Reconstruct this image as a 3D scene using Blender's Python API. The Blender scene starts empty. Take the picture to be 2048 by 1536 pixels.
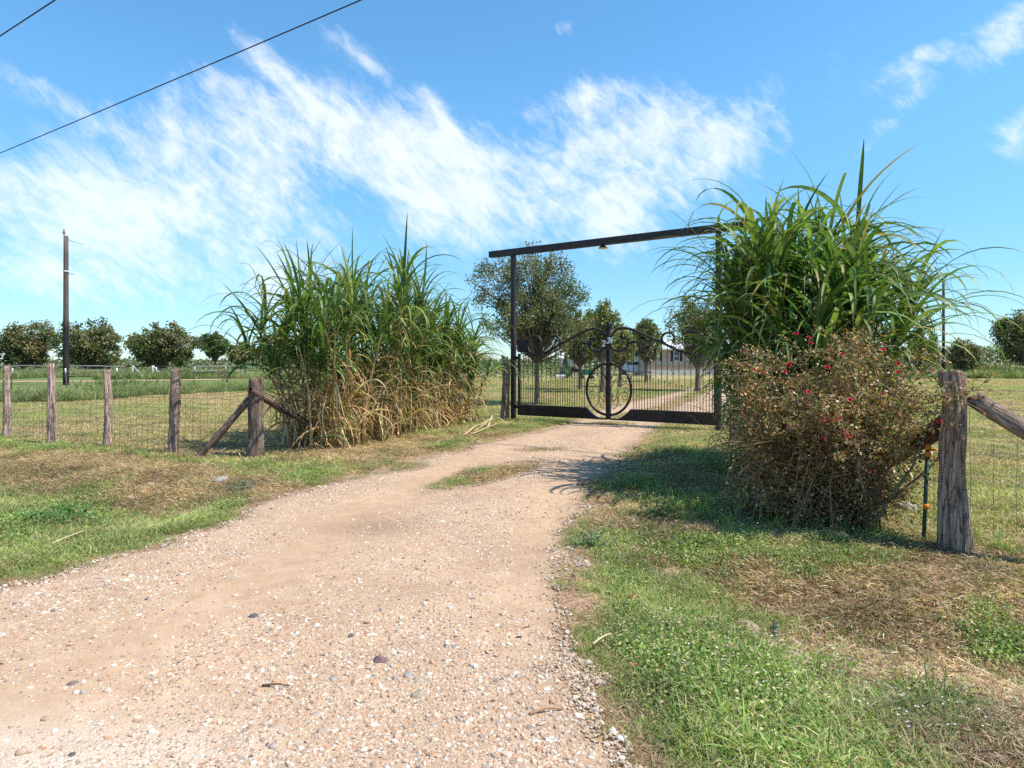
import bpy, math, random
import numpy as np
from mathutils import Vector, Matrix

random.seed(5)
RNG = np.random.default_rng(11)
SC = bpy.context.scene
COL = SC.collection

# ------------------------------------------------------------------ camera, sky, sun, exposure
F, HY = 1300.0, 728.0            # focal length in photo pixels (2048 wide), horizon row
EYE = 1.5
cam_d = bpy.data.cameras.new('camera'); cam = bpy.data.objects.new('camera', cam_d); COL.objects.link(cam)
cam.location = (0, 0, EYE); cam.rotation_euler = (math.radians(90), 0, 0)
cam_d.sensor_width = 36; cam_d.lens = 36 * F / 2048; cam_d.shift_y = -(768 - HY) / 2048
cam_d.clip_start = 0.05; cam_d.clip_end = 6000
SC.camera = cam
SUN_AZ, SUN_EL = math.radians(109), math.radians(57)   # azimuth from +Y towards +X
SUN_DIR = Vector((math.sin(SUN_AZ) * math.cos(SUN_EL), math.cos(SUN_AZ) * math.cos(SUN_EL), math.sin(SUN_EL)))
sun_d = bpy.data.lights.new('sun', 'SUN'); sun_d.energy = 4.6; sun_d.angle = math.radians(0.53); sun_d.color = (1.0, 0.935, 0.83)
sun = bpy.data.objects.new('sun', sun_d); COL.objects.link(sun)
sun.rotation_euler = (-SUN_DIR).to_track_quat('-Z', 'Y').to_euler()
SC.view_settings.view_transform = 'Standard'; SC.view_settings.look = 'None'
SC.view_settings.gamma = 1; SC.view_settings.use_curve_mapping = False
SC.view_settings.exposure = 0.56
SC.cycles.max_bounces = 4; SC.cycles.transparent_max_bounces = 2
SC.cycles.diffuse_bounces = 3; SC.cycles.glossy_bounces = 2; SC.cycles.transmission_bounces = 2
SC.cycles.use_adaptive_sampling = True; SC.cycles.adaptive_threshold = 0.02
SC.cycles.use_denoising = False

W = bpy.data.worlds.new('World'); SC.world = W; W.use_nodes = True
def build_world():
    nt = W.node_tree; N = nt.nodes; L = nt.links; N.clear()
    def m(op, a, b=None, c=None):
        n = N.new('ShaderNodeMath'); n.operation = op
        for i, v in enumerate((a, b, c)):
            if v is None: continue
            if isinstance(v, (int, float)): n.inputs[i].default_value = v
            else: L.new(v, n.inputs[i])
        return n.outputs[0]
    out = N.new('ShaderNodeOutputWorld'); bg = N.new('ShaderNodeBackground'); bg.inputs[1].default_value = 0.1
    sky = N.new('ShaderNodeTexSky'); sky.sky_type = 'NISHITA'; sky.sun_disc = False
    sky.sun_elevation = SUN_EL; sky.sun_rotation = SUN_AZ
    sky.air_density = 1.0; sky.dust_density = 0.1; sky.ozone_density = 3.0
    hs = N.new('ShaderNodeHueSaturation'); hs.inputs['Saturation'].default_value = 1.12; hs.inputs['Value'].default_value = 1.5
    hs.inputs['Hue'].default_value = 0.49
    L.new(sky.outputs[0], hs.inputs['Color'])
    tc = N.new('ShaderNodeTexCoord'); sp = N.new('ShaderNodeSeparateXYZ'); L.new(tc.outputs['Generated'], sp.inputs[0])
    az = m('ARCTAN2', sp.outputs[0], sp.outputs[1]); el = m('ARCSINE', sp.outputs[2])
    def noise(ax, ay, scale, detail, dist, rough=.55, off=0.):
        cb = N.new('ShaderNodeCombineXYZ'); L.new(m('ADD', ax, off), cb.inputs[0]); L.new(ay, cb.inputs[1])
        n = N.new('ShaderNodeTexNoise'); n.noise_dimensions = '3D'; L.new(cb.outputs[0], n.inputs['Vector'])
        n.inputs['Scale'].default_value = scale; n.inputs['Detail'].default_value = detail
        n.inputs['Distortion'].default_value = dist; n.inputs['Roughness'].default_value = rough
        return n.outputs[0]
    # rotate coordinates so that streaks lean from upper left to lower right
    def rot(a, b, th, sa, sb):
        c, s = math.cos(th), math.sin(th)
        u = m('ADD', m('MULTIPLY', a, c), m('MULTIPLY', b, s)); v = m('ADD', m('MULTIPLY', a, -s), m('MULTIPLY', b, c))
        return m('MULTIPLY', u, sa), m('MULTIPLY', v, sb)
    u1, v1 = rot(az, el, math.radians(-50), 1.0, 1.45)
    n1 = noise(u1, v1, 5.2, 9, .7, .62)
    u2, v2 = rot(az, el, math.radians(-38), .9, 2.0)
    n2 = noise(u2, v2, 27, 7, .45, .7, 3.1)
    n3 = noise(az, el, 2.0, 3, .3, .5, 7.7)
    def px(x, y):
        a = math.atan((x - 1024) / F); e = math.atan((HY - y) / math.hypot(F, x - 1024)); return a, e
    blobs = [  # photo px centre, half sizes px, tilt deg, strength
        (430, 300, 90, 130, 20, .85), (270, 380, 110, 120, 30, .75), (560, 440, 170, 110, -20, .8), (60, 390, 130, 60, 0, .75),
        (180, 560, 190, 70, 0, .8), (560, 560, 130, 90, 10, .6), (880, 390, 120, 70, -40, .6),
        (700, 280, 190, 80, -18, .9), (960, 345, 230, 85, -14, .85), (1230, 320, 220, 90, 8, 1.0), (1400, 300, 170, 90, 12, .75),
        (1240, 470, 80, 110, 70, .6), (1160, 195, 110, 34, 8, .85), (830, 470, 40, 90, 80, .4),
        (540, 130, 110, 20, -38, .85), (700, 90, 100, 20, -30, .8), (1840, 120, 80, 24, 20, .75), (1780, 250, 100, 26, 42, .7), (460, 175, 60, 18, -10, .6), (1125, 55, 25, 16, 0, .6), (880, 230, 60, 16, -50, .6),
        (2030, 270, 50, 45, 0, .9), (2005, 80, 70, 40, 50, .7), (100, 190, 90, 26, -20, .7), (1020, 480, 90, 40, 0, .45), (1690, 60, 60, 18, 70, .4)]
    tot = None
    for (x, y, sx, sy, th, k) in blobs:
        a0, e0 = px(x, y); c, s = math.cos(math.radians(th)), math.sin(math.radians(th))
        da = m('SUBTRACT', az, a0); de = m('SUBTRACT', el, e0)
        p = m('MULTIPLY', m('ADD', m('MULTIPLY', da, c), m('MULTIPLY', de, s)), F / sx)
        q = m('MULTIPLY', m('ADD', m('MULTIPLY', da, -s), m('MULTIPLY', de, c)), F / sy)
        r2 = m('ADD', m('MULTIPLY', p, p), m('MULTIPLY', q, q))
        g = m('MULTIPLY', m('EXPONENT', m('MULTIPLY', r2, -1.0)), k)
        tot = g if tot is None else m('ADD', tot, g)
    gr = N.new('ShaderNodeMapRange'); gr.interpolation_type = 'SMOOTHSTEP'; L.new(el, gr.inputs[0]); gr.inputs[1].default_value = -.02; gr.inputs[2].default_value = .42
    hz = N.new('ShaderNodeMix'); hz.data_type = 'RGBA'; L.new(gr.outputs[0], hz.inputs[0]); hz.inputs[6].default_value = (.48, .64, .80, 1); hz.inputs[7].default_value = (.84, 1.03, 1.10, 1)
    grade = N.new('ShaderNodeMix'); grade.data_type = 'RGBA'; grade.blend_type = 'MULTIPLY'; grade.inputs[0].default_value = 1; L.new(hs.outputs[0], grade.inputs[6]); L.new(hz.outputs[2], grade.inputs[7])
    # away from the view the same cirrus goes on by a broad noise
    far = N.new('ShaderNodeMapRange'); far.interpolation_type = 'SMOOTHSTEP'
    L.new(m('ABSOLUTE', az), far.inputs[0]); far.inputs[1].default_value = .8; far.inputs[2].default_value = 1.5
    tot = m('ADD', tot, m('MULTIPLY', far.outputs[0], m('MULTIPLY', n3, .6)))
    tot = m('MINIMUM', tot, 1.05)
    f = m('ADD', m('MULTIPLY', tot, 1.0), m('ADD', m('MULTIPLY', m('SUBTRACT', n1, .5), 2.3), m('MULTIPLY', m('SUBTRACT', n2, .5), 1.5)))
    mr = N.new('ShaderNodeMapRange'); mr.interpolation_type = 'SMOOTHSTEP'; L.new(f, mr.inputs[0])
    mr.inputs[1].default_value = .28; mr.inputs[2].default_value = 1.5
    cover = m('MULTIPLY', mr.outputs[0], m('MINIMUM', m('MULTIPLY', tot, 2.2), 1.0))
    # thin milky veil low over the horizon
    mix = N.new('ShaderNodeMix'); mix.data_type = 'RGBA'
    L.new(m('MULTIPLY', cover, .8), mix.inputs[0]); L.new(grade.outputs[2], mix.inputs[6]); mix.inputs[7].default_value = (7.6, 7.9, 8.3, 1)
    L.new(mix.outputs[2], bg.inputs[0]); L.new(bg.outputs[0], out.inputs[0])
build_world()

# ------------------------------------------------------------------ helpers
def gp(px, py):                      # photo pixel of a point on level ground -> (X, Y)
    d = F * EYE / (py - HY); return ((px - 1024) / F * d, d)
def at(px, py, d):                   # point seen at a photo pixel, at depth d
    return np.array([(px - 1024) / F * d, d, EYE + (HY - py) / F * d])

def sstep(a, b, x):
    t = np.clip((np.asarray(x, float) - a) / (b - a), 0, 1); return t * t * (3 - 2 * t)
def vnoise(x, y, seed=0):
    x = np.asarray(x, float); y = np.asarray(y, float)
    xi = np.floor(x).astype(np.int64); yi = np.floor(y).astype(np.int64); fx = x - xi; fy = y - yi
    fx = fx * fx * (3 - 2 * fx); fy = fy * fy * (3 - 2 * fy)
    def h(a, b):
        n = (a * 374761393 + b * 668265263 + seed * 1442695041) & 0x7fffffff
        n = ((n ^ (n >> 13)) * 1274126177) & 0x7fffffff
        return ((n ^ (n >> 16)) & 0xffff) / 65535.0
    return (h(xi, yi) * (1 - fx) + h(xi + 1, yi) * fx) * (1 - fy) + (h(xi, yi + 1) * (1 - fx) + h(xi + 1, yi + 1) * fx) * fy
def fbm(x, y, seed=0, o=4):
    r = 0; a = .5; t = 0
    for i in range(o):
        r = r + a * vnoise(np.asarray(x) * 2 ** i, np.asarray(y) * 2 ** i, seed + i); t += a; a *= .55
    return r / t

def inst(name, data, parent=None):
    o = bpy.data.objects.new(name, data); COL.objects.link(o)
    if parent is not None: o.parent = parent
    return o
def tag(o, label=None, cat=None, group=None, kind=None):
    if label: o['label'] = label
    if cat: o['category'] = cat
    if group: o['group'] = group
    if kind: o['kind'] = kind
    return o
def thing(name, label, cat, loc=(0, 0, 0), group=None):
    o = inst(name, None); o.location = loc; o.empty_display_size = .2
    return tag(o, label, cat, group)

class MB:
    def __init__(s): s.v = []; s.f = {3: [], 4: []}; s.c = []; s.n = 0
    def add(s, v, f, c=(.5, .5, .5)):
        v = np.asarray(v, float).reshape(-1, 3); f = np.asarray(f, int)
        s.v.append(v); s.f[f.shape[1]].append(f + s.n)
        c = np.asarray(c, float)
        if c.ndim == 1: c = np.tile(c, (len(v), 1))
        s.c.append(c); s.n += len(v)
    def addmulti(s, v, fs, c=(.5, .5, .5)):
        n0 = s.n; first = True
        v = np.asarray(v, float).reshape(-1, 3); s.v.append(v); c = np.asarray(c, float)
        if c.ndim == 1: c = np.tile(c, (len(v), 1))
        s.c.append(c)
        for f in fs:
            f = np.asarray(f, int); s.f[f.shape[1]].append(f + n0)
        s.n += len(v)
    def mesh(s, name, mat, smooth=True):
        v = np.concatenate(s.v); c = np.concatenate(s.c)
        me = bpy.data.meshes.new(name)
        q = np.concatenate(s.f[4]) if s.f[4] else np.zeros((0, 4), int)
        t = np.concatenate(s.f[3]) if s.f[3] else np.zeros((0, 3), int)
        me.vertices.add(len(v)); me.vertices.foreach_set('co', v.astype(np.float32).ravel())
        me.loops.add(q.size + t.size); me.loops.foreach_set('vertex_index', np.concatenate([q.ravel(), t.ravel()]).astype(np.int32))
        me.polygons.add(len(q) + len(t))
        st = np.concatenate([np.arange(len(q)) * 4, len(q) * 4 + np.arange(len(t)) * 3]).astype(np.int32)
        me.polygons.foreach_set('loop_start', st)
        me.update(calc_edges=True)
        a = me.color_attributes.new('tint', 'FLOAT_COLOR', 'POINT')
        a.data.foreach_set('color', np.concatenate([c, np.ones((len(c), 1))], 1).astype(np.float32).ravel())
        me.polygons.foreach_set('use_smooth', np.full(len(me.polygons), bool(smooth)))
        if mat: me.materials.append(mat)
        return me
    def build(s, name, mat, parent=None, smooth=True):
        return inst(name, s.mesh(name, mat, smooth), parent)

def tube(mb, pts, rad, n=6, c=(.5, .5, .5), caps=True):
    P = np.asarray(pts, float); K = len(P); R = np.full(K, rad, float) if np.isscalar(rad) else np.asarray(rad, float)
    T = np.gradient(P, axis=0); T /= np.linalg.norm(T, axis=1)[:, None] + 1e-12
    ref = np.array([0, 0, 1.0]) if abs(T[0, 2]) < .9 else np.array([1.0, 0, 0])
    u = np.cross(T[0], ref); u /= np.linalg.norm(u); U = [u]
    for k in range(1, K):
        u = u - T[k] * np.dot(u, T[k]); u /= np.linalg.norm(u) + 1e-12; U.append(u)
    U = np.array(U); V = np.cross(T, U)
    a = np.arange(n) * 2 * math.pi / n + math.pi / n
    ring = P[:, None] + R[:, None, None] * (np.cos(a)[None, :, None] * U[:, None] + np.sin(a)[None, :, None] * V[:, None])
    i = np.arange(K - 1)[:, None] * n; j = np.arange(n)[None]; j2 = (j + 1) % n
    q = np.stack([i + j, i + j2, i + n + j2, i + n + j], -1).reshape(-1, 4)
    v = ring.reshape(-1, 3); fs = [q]
    if caps:
        v = np.concatenate([v, P[:1], P[-1:]]); jj = np.arange(n); m0, m1 = K * n, K * n + 1
        fs.append(np.stack([np.full(n, m0), (jj + 1) % n, jj], 1)); fs.append(np.stack([np.full(n, m1), (K - 1) * n + jj, (K - 1) * n + (jj + 1) % n], 1))
    mb.addmulti(v, fs, c)

def box(mb, c, size, rz=0, col=(.5, .5, .5), ax=None):
    h = np.array(size) / 2.; s = np.array([[x, y, z] for x in (-1, 1) for y in (-1, 1) for z in (-1, 1)]) * h
    if ax is None:
        cr, sr = math.cos(rz), math.sin(rz); M = np.array([[cr, sr, 0], [-sr, cr, 0], [0, 0, 1]])
    else: M = np.asarray(ax, float)
    v = s @ M + np.asarray(c, float)
    mb.add(v, [[0, 1, 3, 2], [4, 6, 7, 5], [0, 4, 5, 1], [2, 3, 7, 6], [0, 2, 6, 4], [1, 5, 7, 3]], col)

def curve(ctrl, n=24):               # Catmull-Rom through control points
    P = np.asarray(ctrl, float); P = np.vstack([2 * P[0] - P[1], P, 2 * P[-1] - P[-2]]); out = []
    K = len(P) - 3
    for k in range(K):
        p0, p1, p2, p3 = P[k:k + 4]; m_ = max(2, n // K)
        for t in np.linspace(0, 1, m_, endpoint=False):
            out.append(.5 * ((2 * p1) + (-p0 + p2) * t + (2 * p0 - 5 * p1 + 4 * p2 - p3) * t * t + (-p0 + 3 * p1 - 3 * p2 + p3) * t ** 3))
    out.append(P[-2]); return np.array(out)

def ribbons(base, az, el, ln, wd, droop, segs=8, fold=.25, sway=0., roll=0., power=1.4, waves=0.):
    base = np.asarray(base, float); N_ = len(base)
    b = lambda a: np.broadcast_to(np.asarray(a, float), (N_,)).copy()
    az, el, ln, wd, droop, sway, roll = map(b, (az, el, ln, wd, droop, sway, roll))
    t = np.linspace(0, 1, segs + 1)
    E = np.maximum(el[:, None] - droop[:, None] * t[None] ** power, -1.5)
    A = az[:, None] + sway[:, None] * t[None] ** 2
    D = np.stack([np.cos(A) * np.cos(E), np.sin(A) * np.cos(E), np.sin(E)], -1)
    st = ln[:, None, None] / segs * (D[:, :-1] + D[:, 1:]) / 2
    C = base[:, None] + np.concatenate([np.zeros((N_, 1, 3)), np.cumsum(st, 1)], 1)
    S = np.stack([-np.sin(A), np.cos(A), np.zeros_like(A)], -1); Nn = np.cross(D, S)
    rl = roll[:, None] + waves * np.sin(t[None] * 6 + az[:, None] * 3)
    S2 = S * np.cos(rl)[..., None] + Nn * np.sin(rl)[..., None]; N2 = np.cross(D, S2)
    w = (t + .06) ** .35 * (1 - t) ** .75; w = w / w.max(); w[-1] = .02
    h = wd[:, None, None] * w[None, :, None] / 2
    if fold is None: V = np.stack([C - S2 * h, C + S2 * h], 2)
    else: V = np.stack([C - S2 * h + N2 * h * fold, C, C + S2 * h + N2 * h * fold], 2)
    return V                                   # N, rows, cols, 3
def rib_faces(rows, cols):
    i = np.arange(rows - 1)[:, None] * cols; j = np.arange(cols - 1)[None]
    return np.stack([i + j, i + j + 1, i + cols + j + 1, i + cols + j], -1).reshape(-1, 4)
def rib_add(mb, V, c):
    N_, r, k, _ = V.shape; f = rib_faces(r, k)
    F_ = (f[None] + (np.arange(N_) * r * k)[:, None, None]).reshape(-1, 4)
    c = np.asarray(c, float)
    if c.ndim == 2: c = np.repeat(c[:, None], r * k, 1).reshape(-1, 3)
    elif c.ndim == 4: c = c.reshape(-1, 3)
    mb.add(V.reshape(-1, 3), F_, c)
def rib_cols(V, c, tip=None, rib=1.25):        # per-vertex colours, lighter midrib, tip blending
    N_, r, k, _ = V.shape; C = np.repeat(np.repeat(np.asarray(c)[:, None, None], r, 1), k, 2).copy()
    if k == 3: C[:, :, 1] *= rib
    if tip is not None:
        t = np.linspace(0, 1, r) ** 4; tp, amt = tip; a = (t[None] * np.asarray(amt)[:, None])[..., None, None]
        C = C * (1 - a) + np.asarray(tp) * a
    return C

def leafquads(mb, pts, size, cols, up=.3, rng=RNG, slim=.55):
    N_ = len(pts); d = rng.normal(size=(N_, 3)); d /= np.linalg.norm(d, axis=1)[:, None]
    n = rng.normal(size=(N_, 3)); n[:, 2] += up * 2; s = np.cross(d, n); s /= np.linalg.norm(s, axis=1)[:, None] + 1e-9
    n = np.cross(s, d); size = np.broadcast_to(size, (N_,))[:, None]
    V = np.stack([pts, pts + d * size * .5 + s * size * slim * .5 + n * size * .08, pts + d * size, pts + d * size * .5 - s * size * slim * .5 + n * size * .08], 1)
    f = (np.array([[0, 1, 2, 3]])[None] + (np.arange(N_) * 4)[:, None, None]).reshape(-1, 4)
    mb.add(V.reshape(-1, 3), f, np.repeat(cols, 4, 0))

# ------------------------------------------------------------------ materials
def newmat(name):
    m = bpy.data.materials.new(name); m.use_nodes = True; nt = m.node_tree; nt.nodes.clear()
    return m, nt.nodes, nt.links
class NT:
    def __init__(s, name):
        s.m, s.N, s.L = newmat(name); s.out = s.N.new('ShaderNodeOutputMaterial'); s.tcn = None
    def pos(s):
        if s.tcn is None: s.tcn = s.N.new('ShaderNodeNewGeometry')
        return s.tcn.outputs['Position']
    def obj(s):
        n = s.N.new('ShaderNodeTexCoord'); return n.outputs['Object']
    def put(s, sock, v):
        if isinstance(v, (int, float)): sock.default_value = v
        elif isinstance(v, (tuple, list)): sock.default_value = tuple(v) + (1,) if len(v) == 3 and sock.type == 'RGBA' else v
        else: s.L.new(v, sock)
    def math(s, op, a, b=0., c=None):
        n = s.N.new('ShaderNodeMath'); n.operation = op; s.put(n.inputs[0], a); s.put(n.inputs[1], b)
        if c is not None: s.put(n.inputs[2], c)
        return n.outputs[0]
    def scale(s, v, xyz):
        n = s.N.new('ShaderNodeVectorMath'); n.operation = 'MULTIPLY'; s.L.new(v, n.inputs[0]); n.inputs[1].default_value = xyz; return n.outputs[0]
    def noise(s, v, sc, det=4, rough=.55, dist=0.):
        n = s.N.new('ShaderNodeTexNoise'); s.L.new(v, n.inputs['Vector']); n.inputs['Scale'].default_value = sc
        n.inputs['Detail'].default_value = det; n.inputs['Roughness'].default_value = rough; n.inputs['Distortion'].default_value = dist
        return n.outputs['Fac']
    def vor(s, v, sc, feat='F1', out='Distance', rnd=1.):
        n = s.N.new('ShaderNodeTexVoronoi'); n.feature = feat; s.L.new(v, n.inputs['Vector']); n.inputs['Scale'].default_value = sc
        n.inputs['Randomness'].default_value = rnd; return n.outputs[out]
    def ramp(s, v, stops, interp='LINEAR'):
        n = s.N.new('ShaderNodeValToRGB'); s.L.new(v, n.inputs[0]); e = n.color_ramp.elements; n.color_ramp.interpolation = interp
        while len(e) < len(stops): e.new(.5)
        for i, (p, c) in enumerate(stops):
            e[i].position = p; e[i].color = (tuple(c) + (1,)) if not isinstance(c, (int, float)) else (c, c, c, 1)
        return n.outputs[0]
    def mix(s, f, a, b, mode='MIX'):
        n = s.N.new('ShaderNodeMix'); n.data_type = 'RGBA'; n.blend_type = mode; s.put(n.inputs[0], f); s.put(n.inputs[6], a); s.put(n.inputs[7], b); return n.outputs[2]
    def rng(s, v, a, b, c=0., d=1., smooth=False):
        n = s.N.new('ShaderNodeMapRange'); s.L.new(v, n.inputs[0])
        if smooth: n.interpolation_type = 'SMOOTHSTEP'
        for i, x in enumerate((a, b, c, d)): n.inputs[i + 1].default_value = x
        return n.outputs[0]
    def attr(s, name='tint', typ='GEOMETRY', out='Color'):
        n = s.N.new('ShaderNodeAttribute'); n.attribute_name = name; n.attribute_type = typ; return n.outputs[out]
    def rand(s): return s.N.new('ShaderNodeObjectInfo').outputs['Random']
    def bump(s, h, strength=.5, dist=.02, nrm=None):
        n = s.N.new('ShaderNodeBump'); s.L.new(h, n.inputs['Height']); n.inputs['Strength'].default_value = strength; n.inputs['Distance'].default_value = dist
        if nrm is not None: s.L.new(nrm, n.inputs['Normal'])
        return n.outputs[0]
    def bsdf(s, col, rough=.7, spec=.3, metal=0., nrm=None, transl=None, tcol=None, sheen=None):
        p = s.N.new('ShaderNodeBsdfPrincipled'); s.put(p.inputs['Base Color'], col); s.put(p.inputs['Roughness'], rough)
        p.inputs['Specular IOR Level'].default_value = spec; s.put(p.inputs['Metallic'], metal)
        if nrm is not None: s.L.new(nrm, p.inputs['Normal'])
        o = p.outputs[0]
        if transl:
            t = s.N.new('ShaderNodeBsdfTranslucent'); s.put(t.inputs[0], tcol if tcol is not None else col)
            mx = s.N.new('ShaderNodeMixShader'); mx.inputs[0].default_value = transl; s.L.new(o, mx.inputs[1]); s.L.new(t.outputs[0], mx.inputs[2]); o = mx.outputs[0]
        s.L.new(o, s.out.inputs[0]); return s.m

def leaf_mat(name, transl=.35, rough=.5, spec=.35, vary=.25, instanced=False, nscale=6.):
    t = NT(name); c = t.attr()
    n = t.noise(t.pos(), nscale, 2); v = t.rng(n, .3, .7, 1 - vary, 1 + vary)
    c = t.mix(1., c, v, 'MULTIPLY')
    if instanced:
        r = t.rng(t.rand(), 0, 1, 1 - vary, 1 + vary); c = t.mix(1., c, r, 'MULTIPLY')
    tc = t.mix(1., c, (1.5, 1.7, .7), 'MULTIPLY')
    return t.bsdf(c, rough, spec, transl=transl, tcol=tc)
M = {}
M['cane_leaf'] = leaf_mat('cane_leaf', .27, .46, .28)
M['leaf'] = leaf_mat('leaf', .3, .45, .45)
M['dry'] = leaf_mat('dry_leaf', .22, .75, .15)
M['grass'] = leaf_mat('grass', .32, .55, .3, .3, True, 1.3)
M['flower'] = NT('flower').m
def _m():
    t = NT('flower'); M['flower'] = t.bsdf(t.attr(), .55, .3, transl=.25)
    t = NT('bark'); o = t.pos(); n = t.noise(t.scale(o, (1, 1, .25)), 18, 5, .65); c = t.ramp(n, [(.3, (.07, .05, .037)), (.6, (.16, .125, .095)), (.8, (.26, .22, .18))])
    M['bark'] = t.bsdf(t.mix(.5, c, t.attr(), 'MIX'), .9, .1, nrm=t.bump(n, .6, .02))
    t = NT('cane'); o = t.pos(); n = t.noise(t.scale(o, (3, 3, .6)), 14, 3); M['cane'] = t.bsdf(t.mix(1., t.attr(), t.rng(n, .3, .7, .7, 1.25), 'MULTIPLY'), .55, .3)
    # weathered cedar
    t = NT('weathered_wood'); o = t.obj(); fine = t.noise(t.scale(o, (1, 1, .07)), 70, 6, .7, .4); big = t.noise(t.scale(o, (1, 1, .18)), 11, 5, .6, .8)
    knots = t.noise(o, 6, 3, .6)
    c = t.ramp(fine, [(.28, (.06, .043, .033)), (.45, (.2, .16, .13)), (.62, (.36, .31, .27)), (.8, (.5, .45, .4))])
    c2 = t.ramp(big, [(.35, (.11, .07, .05)), (.5, (.33, .25, .2)), (.68, (.5, .44, .38))])
    c = t.mix(.5, c, c2); ck = t.noise(t.scale(o, (1, 1, .09)), 26, 3, .6, .6); ck = t.math('ABSOLUTE', t.math('SUBTRACT', ck, .5)); c = t.mix(t.rng(ck, .0, .035, .85, 0), c, (.03, .02, .015)); c = t.mix(t.rng(knots, .58, .72, 0, .6), c, (.2, .11, .07)); c = t.mix(1., c, t.attr(), 'MULTIPLY')
    h = t.math('ADD', t.math('MULTIPLY', fine, .8), t.math('ADD', big, t.math('MULTIPLY', t.math('MINIMUM', ck, .05), 8.)))
    M['wood'] = t.bsdf(c, .88, .15, nrm=t.bump(h, 1., .02))
    t = NT('rail_wood'); o = t.pos(); n = t.noise(o, 3, 4); M['rail'] = t.bsdf(t.mix(1., t.attr(), t.rng(n, .3, .7, .7, 1.2), 'MULTIPLY'), .85, .1)
    # black gate paint, rusting and dusty low down
    t = NT('black_paint'); o = t.pos(); n = t.noise(o, 9, 5, .6); n2 = t.noise(o, 55, 3); f = t.rng(n, .46, .7)
    c = t.mix(f, (.012, .012, .014), (.075, .032, .02)); c = t.mix(t.rng(n2, .6, .8, 0, .35), c, (.09, .06, .045))
    M['black'] = t.bsdf(c, t.rng(n, .3, .7, .42, .6), .4, nrm=t.bump(n2, .12, .002))
    t = NT('galvanised_wire'); n = t.noise(t.pos(), 8, 3); M['wire'] = t.bsdf(t.ramp(n, [(.35, (.12, .075, .05)), (.6, (.3, .29, .28))]), .5, .5, .6)
    t = NT('white_enamel'); M['white'] = t.bsdf((.8, .8, .77), .5, .3)
    t = NT('painted'); n = t.noise(t.pos(), 2.3, 4); M['paint'] = t.bsdf(t.mix(1., t.attr(), t.rng(n, .3, .7, .88, 1.1), 'MULTIPLY'), .6, .3)
    t = NT('window_glass'); M['glass'] = t.bsdf((.03, .035, .045), .12, .6)
    t = NT('lamp_glass'); M['lamp'] = t.bsdf((.75, .62, .22), .35, .5)
    t = NT('creosote_pole'); o = t.pos(); n = t.noise(t.scale(o, (1, 1, .06)), 16, 4, .6); z = t.N.new('ShaderNodeSeparateXYZ'); t.L.new(o, z.inputs[0])
    edge = t.math('ADD', z.outputs[2], t.math('MULTIPLY', n, .8)); c = t.mix(t.rng(edge, 4.5, 5.4, 0, 1), t.ramp(n, [(.3, (.014, .012, .014)), (.7, (.04, .034, .034))]), t.ramp(n, [(.3, (.07, .052, .046)), (.7, (.17, .13, .115))]))
    M['pole'] = t.bsdf(c, .85, .15)
    t = NT('cable'); M['cable'] = t.bsdf((.03, .02, .028), .6, .3)
    # stones
    t = NT('stone'); o = t.obj(); r = t.rand(); n = t.noise(t.pos(), 60, 4)
    c = t.ramp(r, [(0, (.46, .33, .23)), (.28, (.55, .44, .34)), (.44, (.66, .59, .5)), (.56, (.38, .25, .17)), (.7, (.5, .37, .27)), (.86, (.32, .26, .22)), (.93, (.48, .27, .16)), (.985, (.15, .12, .12))], 'CONSTANT')
    c = t.mix(1., c, t.rng(n, .3, .7, .72, 1.12), 'MULTIPLY'); M['stone'] = t.bsdf(c, .8, .25, nrm=t.bump(n, .3, .004))
    t = NT('tinted_stone'); n = t.noise(t.pos(), 45, 5); M['rock'] = t.bsdf(t.mix(1., t.attr(), t.rng(n, .3, .7, .7, 1.25), 'MULTIPLY'), .88, .2, nrm=t.bump(n, .5, .006))
    # ground under the grass
    t = NT('lawn_soil'); o = t.pos(); a = t.attr(); n0 = t.noise(o, .35, 4, .6); n1 = t.noise(o, 2.2, 5, .65); n2 = t.noise(o, 22, 5, .7); n3 = t.noise(t.scale(o, (1, .45, 1)), 90, 3, .7)
    v = t.math('MULTIPLY', t.rng(n1, .3, .7, .78, 1.24), t.rng(n2, .3, .7, .6, 1.4)); v = t.math('MULTIPLY', v, t.rng(n3, .3, .7, .72, 1.28))
    c = t.mix(1., a, v, 'MULTIPLY'); c = t.mix(t.rng(n0, .42, .68, 0, .38), c, t.mix(1., c, (1.35, .98, .9), 'MULTIPLY'))
    h = t.math('ADD', n2, t.math('MULTIPLY', n3, .7)); M['ground'] = t.bsdf(c, .95, .05, nrm=t.bump(h, .8, .03))
    # gravel driveway
    t = NT('gravel'); o = t.pos(); a = t.attr()
    big = t.noise(o, 1.1, 5, .6, .5); mid = t.noise(o, 7, 4, .6); wn = t.N.new('ShaderNodeVectorMath'); wn.operation = 'ADD'
    fl = t.noise(o, 300, 2)
    vd = t.vor(o, 46, 'F1', 'Distance'); vc = t.vor(o, 46, 'F1', 'Color'); vd2 = t.vor(o, 110, 'F1', 'Distance'); vc2 = t.vor(o, 110, 'F1', 'Color')
    sep = t.N.new('ShaderNodeSeparateColor'); t.L.new(vc, sep.inputs[0]); sep2 = t.N.new('ShaderNodeSeparateColor'); t.L.new(vc2, sep2.inputs[0])
    sand = t.ramp(mid, [(.3, (.42, .285, .185)), (.55, (.49, .345, .235)), (.75, (.55, .405, .285))])
    peb = t.ramp(sep.outputs[0], [(0, (.45, .31, .2)), (.3, (.56, .44, .34)), (.55, (.66, .57, .48)), (.72, (.38, .25, .17)), (.86, (.52, .38, .27)), (.95, (.2, .17, .16))], 'CONSTANT')
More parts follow.
